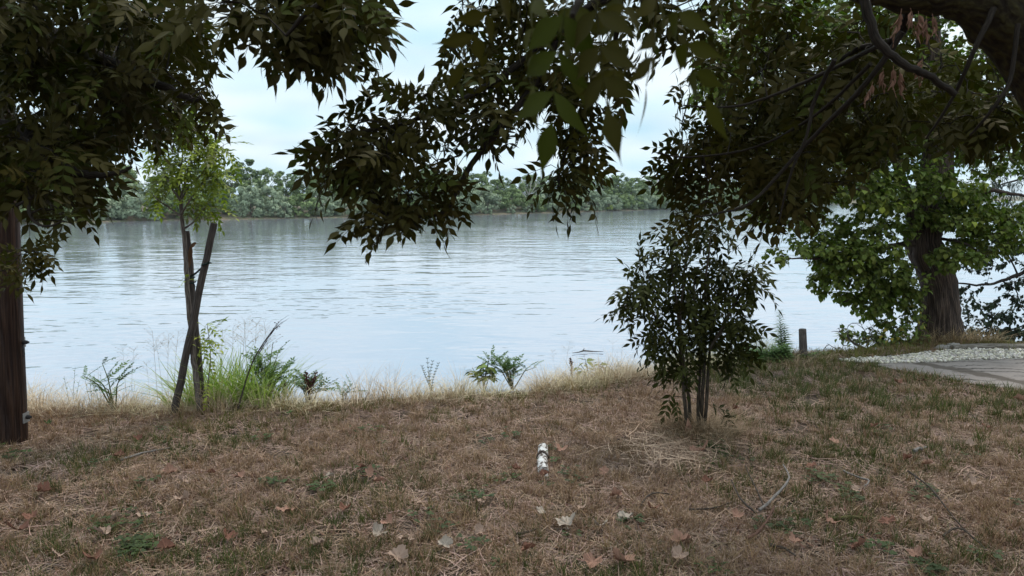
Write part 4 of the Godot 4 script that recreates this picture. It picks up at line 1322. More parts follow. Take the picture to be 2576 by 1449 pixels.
func build_shrub() -> void:
	rg.seed = 108
	var o := thing("shrub", "dark many stemmed ash shrub standing alone on the lawn", "shrub")
	var bark := bark_mat("shrub_bark", Color(0.03, 0.022, 0.016), Color(0.085, 0.065, 0.048), 2.0)
	var d := -G(1750, 1092).z
	var wood := []
	for e in [[[1732, 1100], [1722, 1000], [1712, 880], [1702, 760], [1690, 660], [1700, 600]], [[1738, 1100], [1735, 1020], [1722, 930], [1712, 820], [1720, 700], [1730, 610]], [[1762, 1100], [1768, 980], [1775, 860], [1775, 720], [1785, 620], [1790, 560]], [[1772, 1100], [1778, 990], [1785, 880], [1800, 760], [1830, 660]], [[1756, 1100], [1758, 1000], [1762, 900], [1750, 800], [1745, 680]], [[1722, 930], [1690, 870], [1650, 800], [1610, 730]], [[1785, 880], [1820, 820], [1860, 740], [1880, 680]]]:
		var w := []
		for q in e:
			w.append(P(q[0], q[1], d + rg.randf_range(-0.1, 0.1)))
		var b := MB.new()
		limb(b, w, 0.014, 0.004, wood, 7, 4)
		part("stem", b.done(bark), o)
	wood = wood.filter(func(p): return p.y > 0.45)
	var tones := []
	for c in [Color(0.028, 0.028, 0.008), Color(0.040, 0.041, 0.011), Color(0.054, 0.056, 0.016)]:
		tones.append(mat("shrub_leaf", c, 0.6, true, Color(0.4, 0.5, 0.12)))
		tones[-1].metallic_specular = 0.16
	var shapes := []
	for i in 4:
		shapes.append(pinnate(3 + i % 2, 0.17, 0.078, 0.024, tones[0], 350 + i, ASH, 0.4, 0.22, 0.6))
	var leaves := []
	var tw := MB.new()
	grow(wood, ends_in([[1740, 590, d, 90, 40, 0.15, 10], [1660, 680, d, 50, 50, 0.18, 10], [1760, 690, d, 70, 60, 0.2, 13], [1860, 670, d, 50, 40, 0.15, 8], [1610, 770, d, 50, 60, 0.18, 10], [1720, 790, d, 70, 60, 0.2, 13], [1820, 780, d, 70, 60, 0.2, 13], [1880, 760, d, 40, 70, 0.1, 4], [1660, 870, d, 50, 40, 0.18, 8], [1760, 880, d, 60, 50, 0.18, 8], [1840, 860, d, 50, 40, 0.16, 8], [1700, 950, d, 34, 30, 0.1, 4], [1830, 920, d, 24, 20, 0.1, 1], [1800, 1040, d, 16, 14, 0.06, 1], [1700, 1030, d, 12, 14, 0.06, 1]]), tw, leaves, 4, {"pairs": 2, "gap": 0.05, "thick": 0.002, "opposite": true, "droop": 0.35, "up": 0.4, "size": 0.95, "jitter": 1.0})
	part("twigs", tw.done(bark), o)
	leaves = leaves.filter(func(l): return (l[0] * Vector3(0, 0.15, 0)).y > 0.30 or rg.randf() < 0.25)
	hang_leaves(o, leaves, shapes, tones, tones[1], 300)

# ---------------------------------------------------------------- lawn
func tuft(m: Material, sd: int, blades: int, spread: float, lo: float, hi: float, wid: float, lean: float, stiff := 0.5) -> ArrayMesh:
	var r := RandomNumberGenerator.new()
	r.seed = sd
	var b := MB.new()
	for i in blades:
		var a := r.randf() * TAU
		var o := Vector3(cos(a), 0, sin(a)) * spread * sqrt(r.randf())
		var dir := Vector3(cos(a + r.randf_range(-0.8, 0.8)), 0, sin(a + r.randf_range(-0.8, 0.8)))
		var h := r.randf_range(lo, hi)
		var le := lean * r.randf_range(0.3, 1.3)
		var p1 := o + Vector3.UP * h * 0.5 + dir * h * le * 0.3
		var p2 := o + Vector3.UP * h * (1.0 - 0.35 * le * (1.0 - stiff)) + dir * h * le
		var side := dir.cross(Vector3.UP).rotated(Vector3.UP, r.randf_range(-1.2, 1.2))
		var c := Color.WHITE * r.randf_range(0.7, 1.25)
		b.strip([o, p1, p2], [wid, wid * 0.85, wid * 0.15], side, c, c * 1.1)
	return b.done(m)

func straw(m: Material, sd: int, n: int, spread: float, lo: float, hi: float, wid: float) -> ArrayMesh:
	var r := RandomNumberGenerator.new()
	r.seed = sd
	var b := MB.new()
	for i in n:
		var o := Vector3(r.randf_range(-1, 1), 0, r.randf_range(-1, 1)) * spread
		var a := r.randf() * TAU
		var d := Vector3(cos(a), r.randf_range(-0.06, 0.22), sin(a))
		var l := r.randf_range(lo, hi)
		var c := Color.WHITE * r.randf_range(0.55, 1.3)
		var y := Vector3.UP * r.randf_range(0.004, 0.02)
		b.strip([o + y - d * l * 0.5, o + y + Vector3(r.randf_range(-1, 1), 0.4, r.randf_range(-1, 1)) * l * 0.06, o + y + d * l * 0.5], [wid, wid, wid * 0.6], Vector3(-d.z, r.randf_range(-0.6, 0.6), d.x).normalized(), c, c)
	return b.done(m)

func litter_bits(m: Material, sd: int, n: int, spread: float) -> ArrayMesh:
	var r := RandomNumberGenerator.new()
	r.seed = sd
	var b := MB.new()
	for i in n:
		var o := Vector3(r.randf_range(-1, 1) * spread, r.randf_range(0.006, 0.018), r.randf_range(-1, 1) * spread)
		var a := r.randf() * TAU
		b.blade(o, Vector3(cos(a), r.randf_range(-0.1, 0.25), sin(a)).normalized(), Vector3(r.randf_range(-0.5, 0.5), 1, r.randf_range(-0.5, 0.5)), r.randf_range(0.018, 0.045), r.randf_range(0.007, 0.016), OVAL, r.randf_range(0, 0.6), r.randf_range(-0.5, 0.5), Color.WHITE * r.randf_range(0.6, 1.25))
	return b.done(m)

func lawn_spot() -> Vector3:
	while true:
		var z := -rg.randf_range(sqrt(2.3), sqrt(8.0))
		z = -z * z
		var hw := -z * 0.72 + 0.35
		var x := rg.randf_range(-hw, hw)
		if rg.randf() > 0.35 + 0.65 * (hw / 6.0) * 1.6:
			continue
		if z < edge_z(x) - 0.35 or in_beds(x, z):
			continue
		return Vector3(x, gh(x, z), z)
	return Vector3.ZERO

func build_lawn() -> void:
	rg.seed = 109
	var green := mat("grass_blade", Color(0.066, 0.086, 0.026), 0.7, true, Color(0.25, 0.35, 0.08))
	var dry := mat("dry_grass_blade", Color(0.295, 0.190, 0.115), 0.8, true, Color(0.25, 0.2, 0.1))
	var st := mat("straw", Color(0.40, 0.283, 0.212), 0.85, true)
	var lf := mat("litter", Color(0.17, 0.10, 0.068), 0.85, true)
	var nn := FastNoiseLite.new()
	nn.seed = 41; nn.frequency = 0.55; nn.fractal_octaves = 3
	var gt := [tuft(green, 1, 12, 0.03, 0.025, 0.07, 0.0032, 0.7), tuft(green, 2, 9, 0.02, 0.03, 0.085, 0.0035, 0.5)]
	var dt := [tuft(dry, 3, 14, 0.035, 0.025, 0.065, 0.0026, 0.9), tuft(dry, 4, 16, 0.02, 0.03, 0.09, 0.0024, 0.7)]
	var sm := [straw(st, 5, 12, 0.07, 0.04, 0.14, 0.0036), straw(st, 6, 10, 0.08, 0.05, 0.18, 0.003)]
	var lb := [litter_bits(lf, 7, 6, 0.06), litter_bits(lf, 8, 5, 0.08)]
	var sets := {"green_a": [], "green_b": [], "dry_a": [], "dry_b": [], "straw_a": [], "straw_b": [], "litter_a": [], "litter_b": []}
	var cols := {}
	for k in sets:
		cols[k] = []
	var add := func(key: String, p: Vector3, s: float, c: Color) -> void:
		sets[key].append(Transform3D(Basis(Vector3.UP, rg.randf() * TAU).scaled(Vector3(s, s * rg.randf_range(0.8, 1.25), s)), p))
		cols[key].append(c)
	for i in 36000:
		var p := lawn_spot()
		var dmp := nn.get_noise_2d(p.x, p.z) + 0.35 * nn.get_noise_2d(p.x * 4 + 9, p.z * 4)
		var rightness := smoothstep(1.0, 3.5, p.x) * smoothstep(-3.6, -5.5, p.z)
		var by_edge := smoothstep(0.9, 0.1, p.z - edge_z(p.x))
		if p.x > 2.0:
			var q := 0.0
			for off in [Vector2(0.25, -0.1), Vector2(0.15, -0.3), Vector2(0.4, 0)]:
				if in_beds(p.x + off.x, p.z + off.y): q = 1.0
			rightness = maxf(rightness, q * 1.6)
		var fine := nn.get_noise_2d(p.x * 7.0 + 40, p.z * 7.0)
		if fine < -0.10 + rg.randf_range(-0.15, 0.1): continue
		var g := 0.28 + dmp * 1.0 + rightness * 0.5
		if rg.randf() < g:
			var t := rg.randf_range(0.75, 1.3)
			var yel := rg.randf() * 0.5 + by_edge * 0.6
			add.call("green_a" if rg.randf() < 0.6 else "green_b", p, rg.randf_range(0.7, 1.15) * (1.0 + 0.25 * minf(rightness, 1.0)), Color(t * (1.0 + yel), t * (1.0 + 0.4 * yel), t * 0.95))
		if rg.randf() < 0.55 - dmp * 0.6:
			var t := rg.randf_range(0.6, 1.2)
			add.call("dry_a" if rg.randf() < 0.6 else "dry_b", p + Vector3(rg.randf_range(-0.04, 0.04), 0, rg.randf_range(-0.04, 0.04)), rg.randf_range(0.7, 1.2), Color(t, t * rg.randf_range(0.9, 1.02), t * rg.randf_range(0.8, 1.05)))
		if rg.randf() < 0.7 - dmp * 0.4:
			var t := rg.randf_range(0.55, 1.25)
			add.call("straw_a" if rg.randf() < 0.5 else "straw_b", p, rg.randf_range(0.7, 1.2), Color(t, t * rg.randf_range(0.88, 1.0), t * rg.randf_range(0.82, 1.05)))
		var lit := smoothstep(-5.0, -2.8, p.z) * 0.5 + smoothstep(0.6, 2.2, p.x) * smoothstep(-4.2, -3.0, p.z) * 0.5
		if rg.randf() < lit + 0.05:
			var t := rg.randf_range(0.6, 1.5)
			add.call("litter_a" if rg.randf() < 0.5 else "litter_b", p, rg.randf_range(0.7, 1.2), Color(t, t * rg.randf_range(0.85, 1.05), t * rg.randf_range(0.8, 1.1)))
	for i in 150:   # mown stalks heaped below the shrub
		var c := G(1690 + rg.randfn(0, 55), 1140 + rg.randfn(0, 22))
		var t := rg.randf_range(0.9, 1.7)
		add.call("straw_b", c + Vector3(0, rg.randf_range(0.0, 0.03), 0), rg.randf_range(0.9, 1.5), Color(t, t * 0.94, t * 0.88))
	scatter("lawn_grass", gt[0], sets.green_a, cols.green_a, self, "short green grass growing in patches through the dry lawn", "grass")
	scatter("lawn_grass", gt[1], sets.green_b, cols.green_b, self, "slightly longer upright green blades scattered over the dry lawn", "grass")
	scatter("dry_grass", dt[0], sets.dry_a, cols.dry_a, self, "short dry brown grass all over the mown lawn", "grass")
	scatter("dry_grass", dt[1], sets.dry_b, cols.dry_b, self, "small tight tufts of dry straw coloured grass in the lawn", "grass")
	scatter("straw", sm[0], sets.straw_a, cols.straw_a, self, "loose pale straw lying flat on the lawn", "straw")
	scatter("straw", sm[1], sets.straw_b, cols.straw_b, self, "long thin mown stalks lying on the lawn", "straw")
	scatter("leaf_litter", lb[0], sets.litter_a, cols.litter_a, self, "small brown leaf crumbs lying between the grass", "leaf litter")
	scatter("leaf_litter", lb[1], sets.litter_b, cols.litter_b, self, "curled dry leaflets strewn thinly over the lawn", "leaf litter")
	# clover and other low broad leaves
	var cl := mat("clover_leaf", Color(0.042, 0.058, 0.015), 0.6, true, Color(0.3, 0.4, 0.1))
	var cb2 := MB.new()
	var cr := RandomNumberGenerator.new()
	cr.seed = 17
	for i in 9:
		var q := Vector3(cr.randf_range(-0.05, 0.05), cr.randf_range(0.025, 0.05), cr.randf_range(-0.05, 0.05))
		for k in 3:
			var an := TAU * k / 3.0 + cr.randf()
			cb2.blade(q, Vector3(cos(an), cr.randf_range(-0.2, 0.3), sin(an)).normalized(), Vector3.UP + Vector3(cr.randf_range(-0.4, 0.4), 0, cr.randf_range(-0.4, 0.4)), 0.016, 0.014, OVAL, 0.15, 0.1, Color.WHITE * cr.randf_range(0.8, 1.3))
	var cx := []
	var cc := []
	for i in 5500:
		var p := lawn_spot()
		if nn.get_noise_2d(p.x * 4.0 + 200, p.z * 4.0) < 0.36 + rg.randf() * 0.25 or p.z < -4.9: continue
		cx.append(Transform3D(Basis(Vector3.UP, rg.randf() * TAU).scaled(Vector3.ONE * rg.randf_range(0.8, 1.4)), p))
		var t := rg.randf_range(0.7, 1.3)
		cc.append(Color(t, t, t))
	scatter("clover", cb2.done(cl), cx, cc, self, "patches of small dark green clover in the dry lawn", "clover")
	# tall dry grass along the edge of the bank
	var gold := mat("tall_dry_blade", Color(0.60, 0.46, 0.32), 0.8, true, Color(0.35, 0.3, 0.2))
	var tt := [tuft(gold, 11, 15, 0.08, 0.08, 0.27, 0.0036, 1.1, 0.2), tuft(gold, 12, 10, 0.09, 0.14, 0.40, 0.0032, 0.8, 0.4)]
	var a := []
	var ca := []
	var b := []
	var cb := []
	for i in 2700:
		var x := rg.randf_range(-4.6, 2.75)
		if x > 2.45 and rg.randf() < 0.7: continue
		var z := edge_z(x) - rg.randf_range(-0.15, 0.6)
		var dens := 0.55 + 0.5 * nn.get_noise_2d(x * 1.5, z * 1.5 + 30) + (0.35 if x > 0.1 and x < 2.2 else 0.0)
		if x > -1.4 and x < 0.0: dens -= 0.15
		if rg.randf() > dens: continue
		var t := rg.randf_range(0.7, 1.2)
		var gr := clampf(smoothstep(1.3, 2.1, x) * 0.8 + nn.get_noise_2d(x * 2 + 70, z * 2) * 0.8, 0, 0.8)
		var c := Color(t, t, t).lerp(Color(t * 0.55, t * 0.75, t * 0.4), gr)
		var h := (0.75 + 0.45 * smoothstep(0.3, 1.8, x)) * rg.randf_range(0.5, 1.15) * (0.95 + 0.9 * nn.get_noise_2d(x * 3.0 + 11, 7)) * (1.15 if x < 0.0 else 0.95)
		var xf := Transform3D(Basis(Vector3.UP, rg.randf() * TAU).scaled(Vector3(1, h, 1)), Vector3(x, gh(x, z) - 0.01, z))
		if rg.randf() < (0.5 if x < -0.8 else 0.65):
			a.append(xf); ca.append(c)
		else:
			b.append(xf); cb.append(c)
	scatter("tall_dry_grass", tt[0], a, ca, self, "golden dry grass standing along the brow of the bank", "grass")
	scatter("tall_dry_grass", tt[1], b, cb, self, "longer sparse dry stalks standing on the brow of the bank", "grass")
	# long grass at the feet of the shrub, the lime and the post
	var c2 := []
	var cc2 := []
	for e in [[1755, 1098, 0.20, 80, 1.1], [1735, 1110, 0.3, 50, 0.75], [2020, 905, 0.18, 24, 0.8], [1950, 912, 0.35, 40, 0.75]]:
		var g0 := G(e[0], e[1])
		for i in e[3]:
			var q: Vector3 = rv() * e[2]
			var t := rg.randf_range(0.35, 0.75)
			c2.append(Transform3D(Basis(Vector3.UP, rg.randf() * TAU).scaled(Vector3(1, rg.randf_range(0.4, 0.9) * e[4], 1)), Vector3(g0.x + q.x, gh(g0.x + q.x, g0.z + q.z), g0.z + q.z)))
			cc2.append(Color(t, t * 0.9, t * 0.8))
	var lb0 := P(2365, 868, 8.1)
	for i in 130:
		var q := rv()
		var t := rg.randf_range(0.3, 0.75)
		var r2 := Vector2(q.x, q.z).normalized() * rg.randf_range(0.22, 0.6)
		c2.append(Transform3D(Basis(Vector3.UP, rg.randf() * TAU).scaled(Vector3(1.1, rg.randf_range(0.7, 1.3), 1.1)), Vector3(lb0.x + r2.x, gh(lb0.x + r2.x, lb0.z + absf(r2.y) * 0.7) - 0.02, lb0.z + absf(r2.y) * 0.7)))
		cc2.append(Color(t, t * 0.92, t * 0.75))
	scatter("dry_grass", tt[0], c2, cc2, self, "long brown grass left round the feet of shrub, post and lime", "grass")

# ---------------------------------------------------------------- plants of the bank
func stalk_head(sd: int, h: float, m: Material, panicle: int) -> ArrayMesh:
	var r := RandomNumberGenerator.new()
	r.seed = sd
	var b := MB.new()
	var lean := Vector3(r.randf_range(-0.2, 0.2), 0, r.randf_range(-0.1, 0.1)) * h
	var pts := []
	for i in 6:
		var t := i / 5.0
		pts.append(Vector3(0, h * t, 0) + lean * t * t)
	b.tube(pts, ramp(0.0017, 0.0008, 6), 3)
	for i in panicle:
		var t := r.randf_range(0.70, 1.0)
		var o: Vector3 = Vector3(0, h * t, 0) + lean * t * t
		var a := r.randf() * TAU
		var l := h * 0.16 * (1.15 - t)
		var d := Vector3(cos(a), 0.9, sin(a)) * (l * 2.0 + 0.01)
		var e := o + d + Vector3(0, -0.25 * l, 0)
		b.tube([o, o.lerp(e, 0.6) + Vector3(0, l * 0.2, 0), e], [0.0006, 0.0005, 0.0005], 3)
		for k in 2:
			b.blade(o.lerp(e, 0.6 + 0.4 * k), (d.normalized() + Vector3(0, -0.6, 0)).normalized(), rv(), 0.012, 0.004, OVAL, 0.3, 0.1)
	return b.done(m)

func fern_plant(called: String, label: String, px: float, py: float, d: float, h: float, spread: float, n: int, ll: float, tones: Array, group := "") -> void:
	var o := thing(called, label, "plant", Vector3.ZERO, group)
	var stem := mat("plant_stem", Color(0.10, 0.11, 0.04), 0.8)
	var base := P(px, py, d)
	var shapes := []
	for i in 3:
		shapes.append(pinnate(8, 0.17, ll, ll * 0.42, tones[0], 500 + i, OVAL, 0.22, 0.12))
	var b := MB.new()
	var leaves := []
	var stems := maxi(3, n / 6)
	for s in stems:
		var tip := base + Vector3(rg.randf_range(-0.7, 0.7) * spread, h * rg.randf_range(0.35, 1.0), rg.randf_range(-0.5, 0.5) * spread)
		var pts := [base - Vector3(0, 0.1, 0), base.lerp(tip, 0.5) + Vector3(0, h * 0.1, 0), tip]
		b.tube(pts, [0.006, 0.004, 0.002], 4)
		for k in n / stems:
			var t := rg.randf_range(0.08, 1.0)
			var a := rg.randf() * TAU
			leaves.append([frame_on(Vector3(cos(a), rg.randf_range(0.3, 1.5), sin(a)), Vector3.UP + rv() * 0.5, base.lerp(tip, t) + Vector3(0, h * 0.1 * sin(PI * t), 0), rg.randf_range(0.6, 1.1)), rg.randi() % 3])
	part("stem", b.done(stem), o)
	hang_leaves(o, leaves, shapes, tones, tones[0], 60)

func build_bank_plants() -> void:
	rg.seed = 110
	var fresh := []
	for c in [Color(0.25, 0.32, 0.07), Color(0.35, 0.42, 0.11), Color(0.44, 0.46, 0.18)]:
		fresh.append(mat("lush_blade", c, 0.5, true, Color(0.6, 0.75, 0.28)))
	# the lush clump behind the stakes: each bunch of blades a part
	var o := thing("grass_clump", "lush bright green clump of tall grass behind the stakes", "grass")
	for i in 40:
		var q := Vector2(rg.randfn(0, 1), rg.randfn(0, 1))
		var p := P(575 + clampf(q.x, -1.6, 1.6) * 78, 1035, 5.6 + clampf(q.y, -1, 1) * 0.16)
		p.y = gh(p.x, p.z) - 0.02
		var k := exp(-q.x * q.x * 0.35)
		part("blades", tuft(fresh[i % 3], 600 + i, 22, 0.06, 0.22, 0.34 + 0.24 * k, 0.009, 0.8), o, Transform3D(Basis(Vector3.UP, rg.randf() * TAU), p))
	var straw_m := mat("seed_stalk", Color(0.36, 0.29, 0.19), 0.8)
	var heads := []
	for i in 4:
		heads.append(stalk_head(640 + i, 0.62, straw_m, 16 if i < 3 else 4))
	var hs := [[590, 1030, 0.62], [612, 1030, 0.66], [560, 1030, 0.62], [640, 1030, 0.64], [655, 1028, 0.62], [625, 1030, 0.68], [685, 1028, 0.66], [548, 1032, 0.55]]
	for e in hs:
		var p := P(e[0], e[1], 5.8)
		p.y = gh(p.x, p.z)
		part("seed_stalk", heads[rg.randi() % 3], o, Transform3D(Basis(Vector3.UP, rg.randf() * TAU).scaled(Vector3.ONE * (e[2] + 0.06) / 0.62), p))
	# single seeding grass stalks along the brow
	var n := 0
	for e in [[320, 1030, 0.50, "tall one in the pair left of the leaning stake"], [333, 1032, 0.47, "short one in the pair left of the leaning stake"], [398, 1030, 0.64, "tallest one left of the leaning stake"], [412, 1030, 0.55, "next right of the tallest left of the stakes"], [425, 1032, 0.60, "close left of the leaning stake"], [380, 1035, 0.40, "short one left of the tallest stalk"], [440, 1030, 0.62, "touching the foot of the leaning stake"], [255, 1035, 0.36, "beside the left feathery weed"], [980, 1010, 0.32, "tallest left of the wiry budding weed"], [1000, 1012, 0.26, "nearest left of the wiry budding weed"], [930, 1015, 0.24, "farthest left of the wiry budding weed"], [1050, 1005, 0.24, "against the wiry budding weed"], [1165, 985, 0.28, "just left of the big leaved weed"], [1400, 960, 0.34, "left of the small dock spike"], [1420, 962, 0.42, "touching the small dock spike"], [1540, 945, 0.40, "tallest just left of the dark shrub"], [1560, 945, 0.34, "middle one just left of the dark shrub"], [1590, 940, 0.36, "right under the left side of the shrub"], [1910, 905, 0.34, "left of the tall spiky weed"], [1895, 908, 0.30, "right under the right side of the shrub"]]:
		var g := G(e[0], e[1])
		single("grass_stalk", heads[n % 4], "thin dry seeding grass stalk, " + e[3], "grass stalk", "dry seed stalks along the bank", "", Transform3D(Basis(Vector3.UP, rg.randf() * TAU).scaled(Vector3.ONE * e[2] / 0.62), Vector3(g.x, gh(g.x, g.z), g.z)))
		n += 1
	# feathery weeds
	var weed := []
	for c in [Color(0.07, 0.12, 0.035), Color(0.10, 0.16, 0.05), Color(0.13, 0.19, 0.06)]:
		weed.append(mat("weed_leaf", c, 0.55, true, Color(0.4, 0.55, 0.12)))
	fern_plant("indigo_plant", "feathery green bush with small paired leaflets right of the lush grass", 672, 1005, 5.8, 0.50, 0.26, 84, 0.034, weed)
	fern_plant("indigo_plant", "feathery weed with dark paired leaflets left of the stakes", 288, 1010, 5.4, 0.29, 0.26, 34, 0.032, weed)
	fern_plant("indigo_plant", "low feathery weed round the right dark dock stem", 778, 1000, 5.75, 0.17, 0.24, 46, 0.032, weed)
	fern_plant("indigo_plant", "tiny pale fern-like weed alone in the dry brow", 860, 1005, 5.75, 0.12, 0.12, 14, 0.024, weed)
	fern_plant("indigo_plant", "feathery weed right beside the big leaved weed", 1290, 955, 6.3, 0.20, 0.32, 64, 0.032, weed)
	# willowy pale seedlings by the pole
	var grey := [mat("grey_weed_leaf", Color(0.17, 0.21, 0.12), 0.6, true, Color(0.3, 0.4, 0.15))]
	for e in [[130, 1035, 0.34, "nearest the pole"], [185, 1035, 0.40, "between pole and feathery weed"], [205, 1040, 0.36, "short one just left of the feathery weed"]]:
		var p := thing("grey_weed", "pale narrow leaved weed at the bank edge, " + e[3], "plant", Vector3.ZERO, "pale weeds by the pole")
		var g := G(e[0], e[1]) + Vector3(0, 0, -0.25)
		g.y = gh(g.x, g.z)
		var b := MB.new()
		var lb := MB.new()
		for s in 3:
			var tip := g + Vector3(rg.randf_range(-0.08, 0.08), e[2] * rg.randf_range(0.7, 1.15), rg.randf_range(-0.05, 0.05))
			b.tube([g, g.lerp(tip, 0.5) + rv() * 0.01, tip], [0.002, 0.0015, 0.001], 3)
			for k in 14:
				var a := k * 2.4
				lb.blade(g.lerp(tip, 0.3 + 0.7 * k / 14.0), Vector3(cos(a), 0.7, sin(a)).normalized(), Vector3.UP, 0.034, 0.007, NARROW, 0.1, 0.3)
		part("stem", b.done(grey[0]), p)
		part("leaves", lb.done(grey[0]), p)
	# the leaning dead stem
	var dk := mat("dead_stem", Color(0.055, 0.042, 0.038), 0.85)
	o = thing("dry_weed", "thin dark dead weed stem leaning right, brushy at its top", "plant")
	var ds := -G(597, 1040).z
	var b := MB.new()
	b.tube(smooth_line([P(593, 1048, ds), P(605, 1005, ds), P(628, 930, ds), P(655, 875, ds), P(690, 825, ds)], 3), ramp(0.007, 0.003, 13), 6)
	part("stem", b.done(dk), o)
	b = MB.new()
	for i in 16:
		var t := rg.randf()
		var p0 := P(628, 930, ds).lerp(P(690, 825, ds), t)
		var q := P(lerpf(645, 735, t) + rg.randf_range(-10, 8), lerpf(890, 782, t) + rg.randf_range(-8, 10), ds + rg.randf_range(-0.08, 0.08))
		b.tube([p0, p0.lerp(q, 0.5) + Vector3(-0.006, 0.008, 0), q], [0.0018, 0.0013, 0.0006], 3)
	part("twigs", b.done(dk), o).set_meta("kind", "stuff")
	b = MB.new()
	var rust := mat("dried_fruit", Color(0.075, 0.03, 0.022), 0.8)
	for i in 14:
		b.blade(P(697 + rg.randf_range(-4, 4), 818 + rg.randf_range(-10, 12), ds), rv().normalized(), rv(), 0.014, 0.009, OVAL, 0.3, 0.3)
	part("dried_seeds", b.done(rust), o)
	# dock stems
	for e in [[[[716, 1022], [714, 985], [716, 958]], 6.05, "rusty red dead dock stem beside the feathery bush"], [[[776, 1010], [774, 970], [770, 936]], 5.6, "dark brown seeding dock with two spikes right of the lush grass"], [[[1440, 960], [1438, 930], [1436, 905]], 6.9, "small dark dock spike among the weeds left of the shrub"]]:
		o = thing("dock_plant", e[2], "plant")
		b = MB.new()
		var sd := MB.new()
		var spikes := [e[0]]
		if e[0][0][0] == 776:
			spikes.append([[778, 1010], [782, 975], [795, 942]])
		for sp in spikes:
			var w := []
			for q in sp:
				w.append(P(q[0], q[1], e[1]))
			b.tube(smooth_line(w, 3), ramp(0.004, 0.002, 7), 4)
			for i in 80:
				var t := rg.randf()
				var p: Vector3 = w[1].lerp(w[2], t * 1.3 - 0.3) if t > 0.25 else w[0].lerp(w[1], rg.randf_range(0.6, 1.0))
				sd.blade(p + rv() * 0.016, (rv() + Vector3(0, 0.3, 0)).normalized(), rv(), 0.022, 0.015, OVAL, 0.3, 0.2)
		if e[0][0][0] == 716:
			for i in 12:
				sd.blade(P(716, 985, 6.05) + rv() * 0.03, (rv() + Vector3(0, -0.8, 0)).normalized(), rv(), 0.07, 0.016, OVAL, 0.5, 0.4)
		part("stem", b.done(rust), o)
		part("seeds", sd.done(rust), o)
	# chicory
	o = thing("chicory_plant", "sparse wiry weed with tiny buds standing alone against the water", "plant")
	var cm := mat("wiry_stem", Color(0.10, 0.12, 0.07), 0.8)
	b = MB.new()
	var bud := MB.new()
	for e in [[[1085, 1005], [1080, 960], [1075, 903]], [[1085, 985], [1090, 950], [1103, 915]], [[1083, 975], [1072, 950], [1062, 922]], [[1084, 990], [1080, 950], [1088, 910]]]:
		var w := []
		for q in e:
			w.append(P(q[0], q[1], 6.1))
		b.tube(smooth_line(w, 3), ramp(0.003, 0.0012, 7), 4)
		for i in 11:
			var p: Vector3 = w[0].lerp(w[1], i / 5.0) if i < 5 else w[1].lerp(w[2], (i - 5) / 5.0)
			for s in [-1.0, 1.0]:
				bud.blade(p, Vector3(s * rg.randf_range(0.6, 1), 0.7, rg.randf_range(-0.4, 0.4)).normalized(), Vector3(0, 0, 1), 0.020, 0.006, OVAL, 0.2, 0.1)
	part("stem", b.done(cm), o)
	part("buds", bud.done(cm), o)
	# big leaved weeds
	var broad := [mat("broad_leaf", Color(0.13, 0.17, 0.035), 0.55, true, Color(0.5, 0.6, 0.12)), mat("broad_leaf", Color(0.18, 0.20, 0.04), 0.55, true, Color(0.5, 0.6, 0.12))]
	var bl := MB.new()
	bl.blade(Vector3(0, 0.02, 0), Vector3(0, 1, -0.2).normalized(), Vector3(0, 0, 1), 0.11, 0.06, OVAL, 0.2, 0.3)
	var bleaf := [bl.done(broad[0])]
	for e in [[1215, 970, 6.25, 0.28, 66, 1.0, "big leaved olive green weed at the bank edge"], [1485, 950, 6.8, 0.20, 24, 0.85, "small broad leaved weed just left of the dark shrub"], [1540, 945, 6.9, 0.16, 12, 0.7, "tiny yellowish broad leaved weed touching the shrub's left side"]]:
		o = thing("broad_weed", e[6], "plant")
		var base := P(e[0], e[1], e[2])
		var leaves := []
		b = MB.new()
		for s in 6:
			var tip := base + Vector3(rg.randf_range(-0.14, 0.14), e[3] * rg.randf_range(0.55, 0.95), rg.randf_range(-0.06, 0.06))
			b.tube([base - Vector3(0, 0.1, 0), base.lerp(tip, 0.5), tip], [0.005, 0.004, 0.002], 4)
			for k in e[4] / 6:
				var a := rg.randf() * TAU
				leaves.append([frame_on(Vector3(cos(a), rg.randf_range(-0.1, 0.5), sin(a)), Vector3.UP + rv() * 0.4, base.lerp(tip, rg.randf_range(0.3, 1.0)), e[5] * rg.randf_range(0.6, 1.05)), 0])
		part("stem", b.done(cm), o)
		hang_leaves(o, leaves, bleaf, broad, broad[0], 40)
	# goldenrod by the post and the green weeds beside it
	var gm := [mat("goldenrod_leaf", Color(0.13, 0.20, 0.06), 0.6, true, Color(0.4, 0.55, 0.12)), mat("goldenrod_leaf", Color(0.20, 0.27, 0.08), 0.6, true, Color(0.4, 0.55, 0.12))]
	var nl := MB.new()
	nl.blade(Vector3.ZERO, Vector3(0, 1, -0.1).normalized(), Vector3(0, 0, 1), 0.075, 0.016, NARROW, 0.2, 0.4)
	var nleaf := [nl.done(gm[0])]
	k_plants(nleaf, gm, cm)

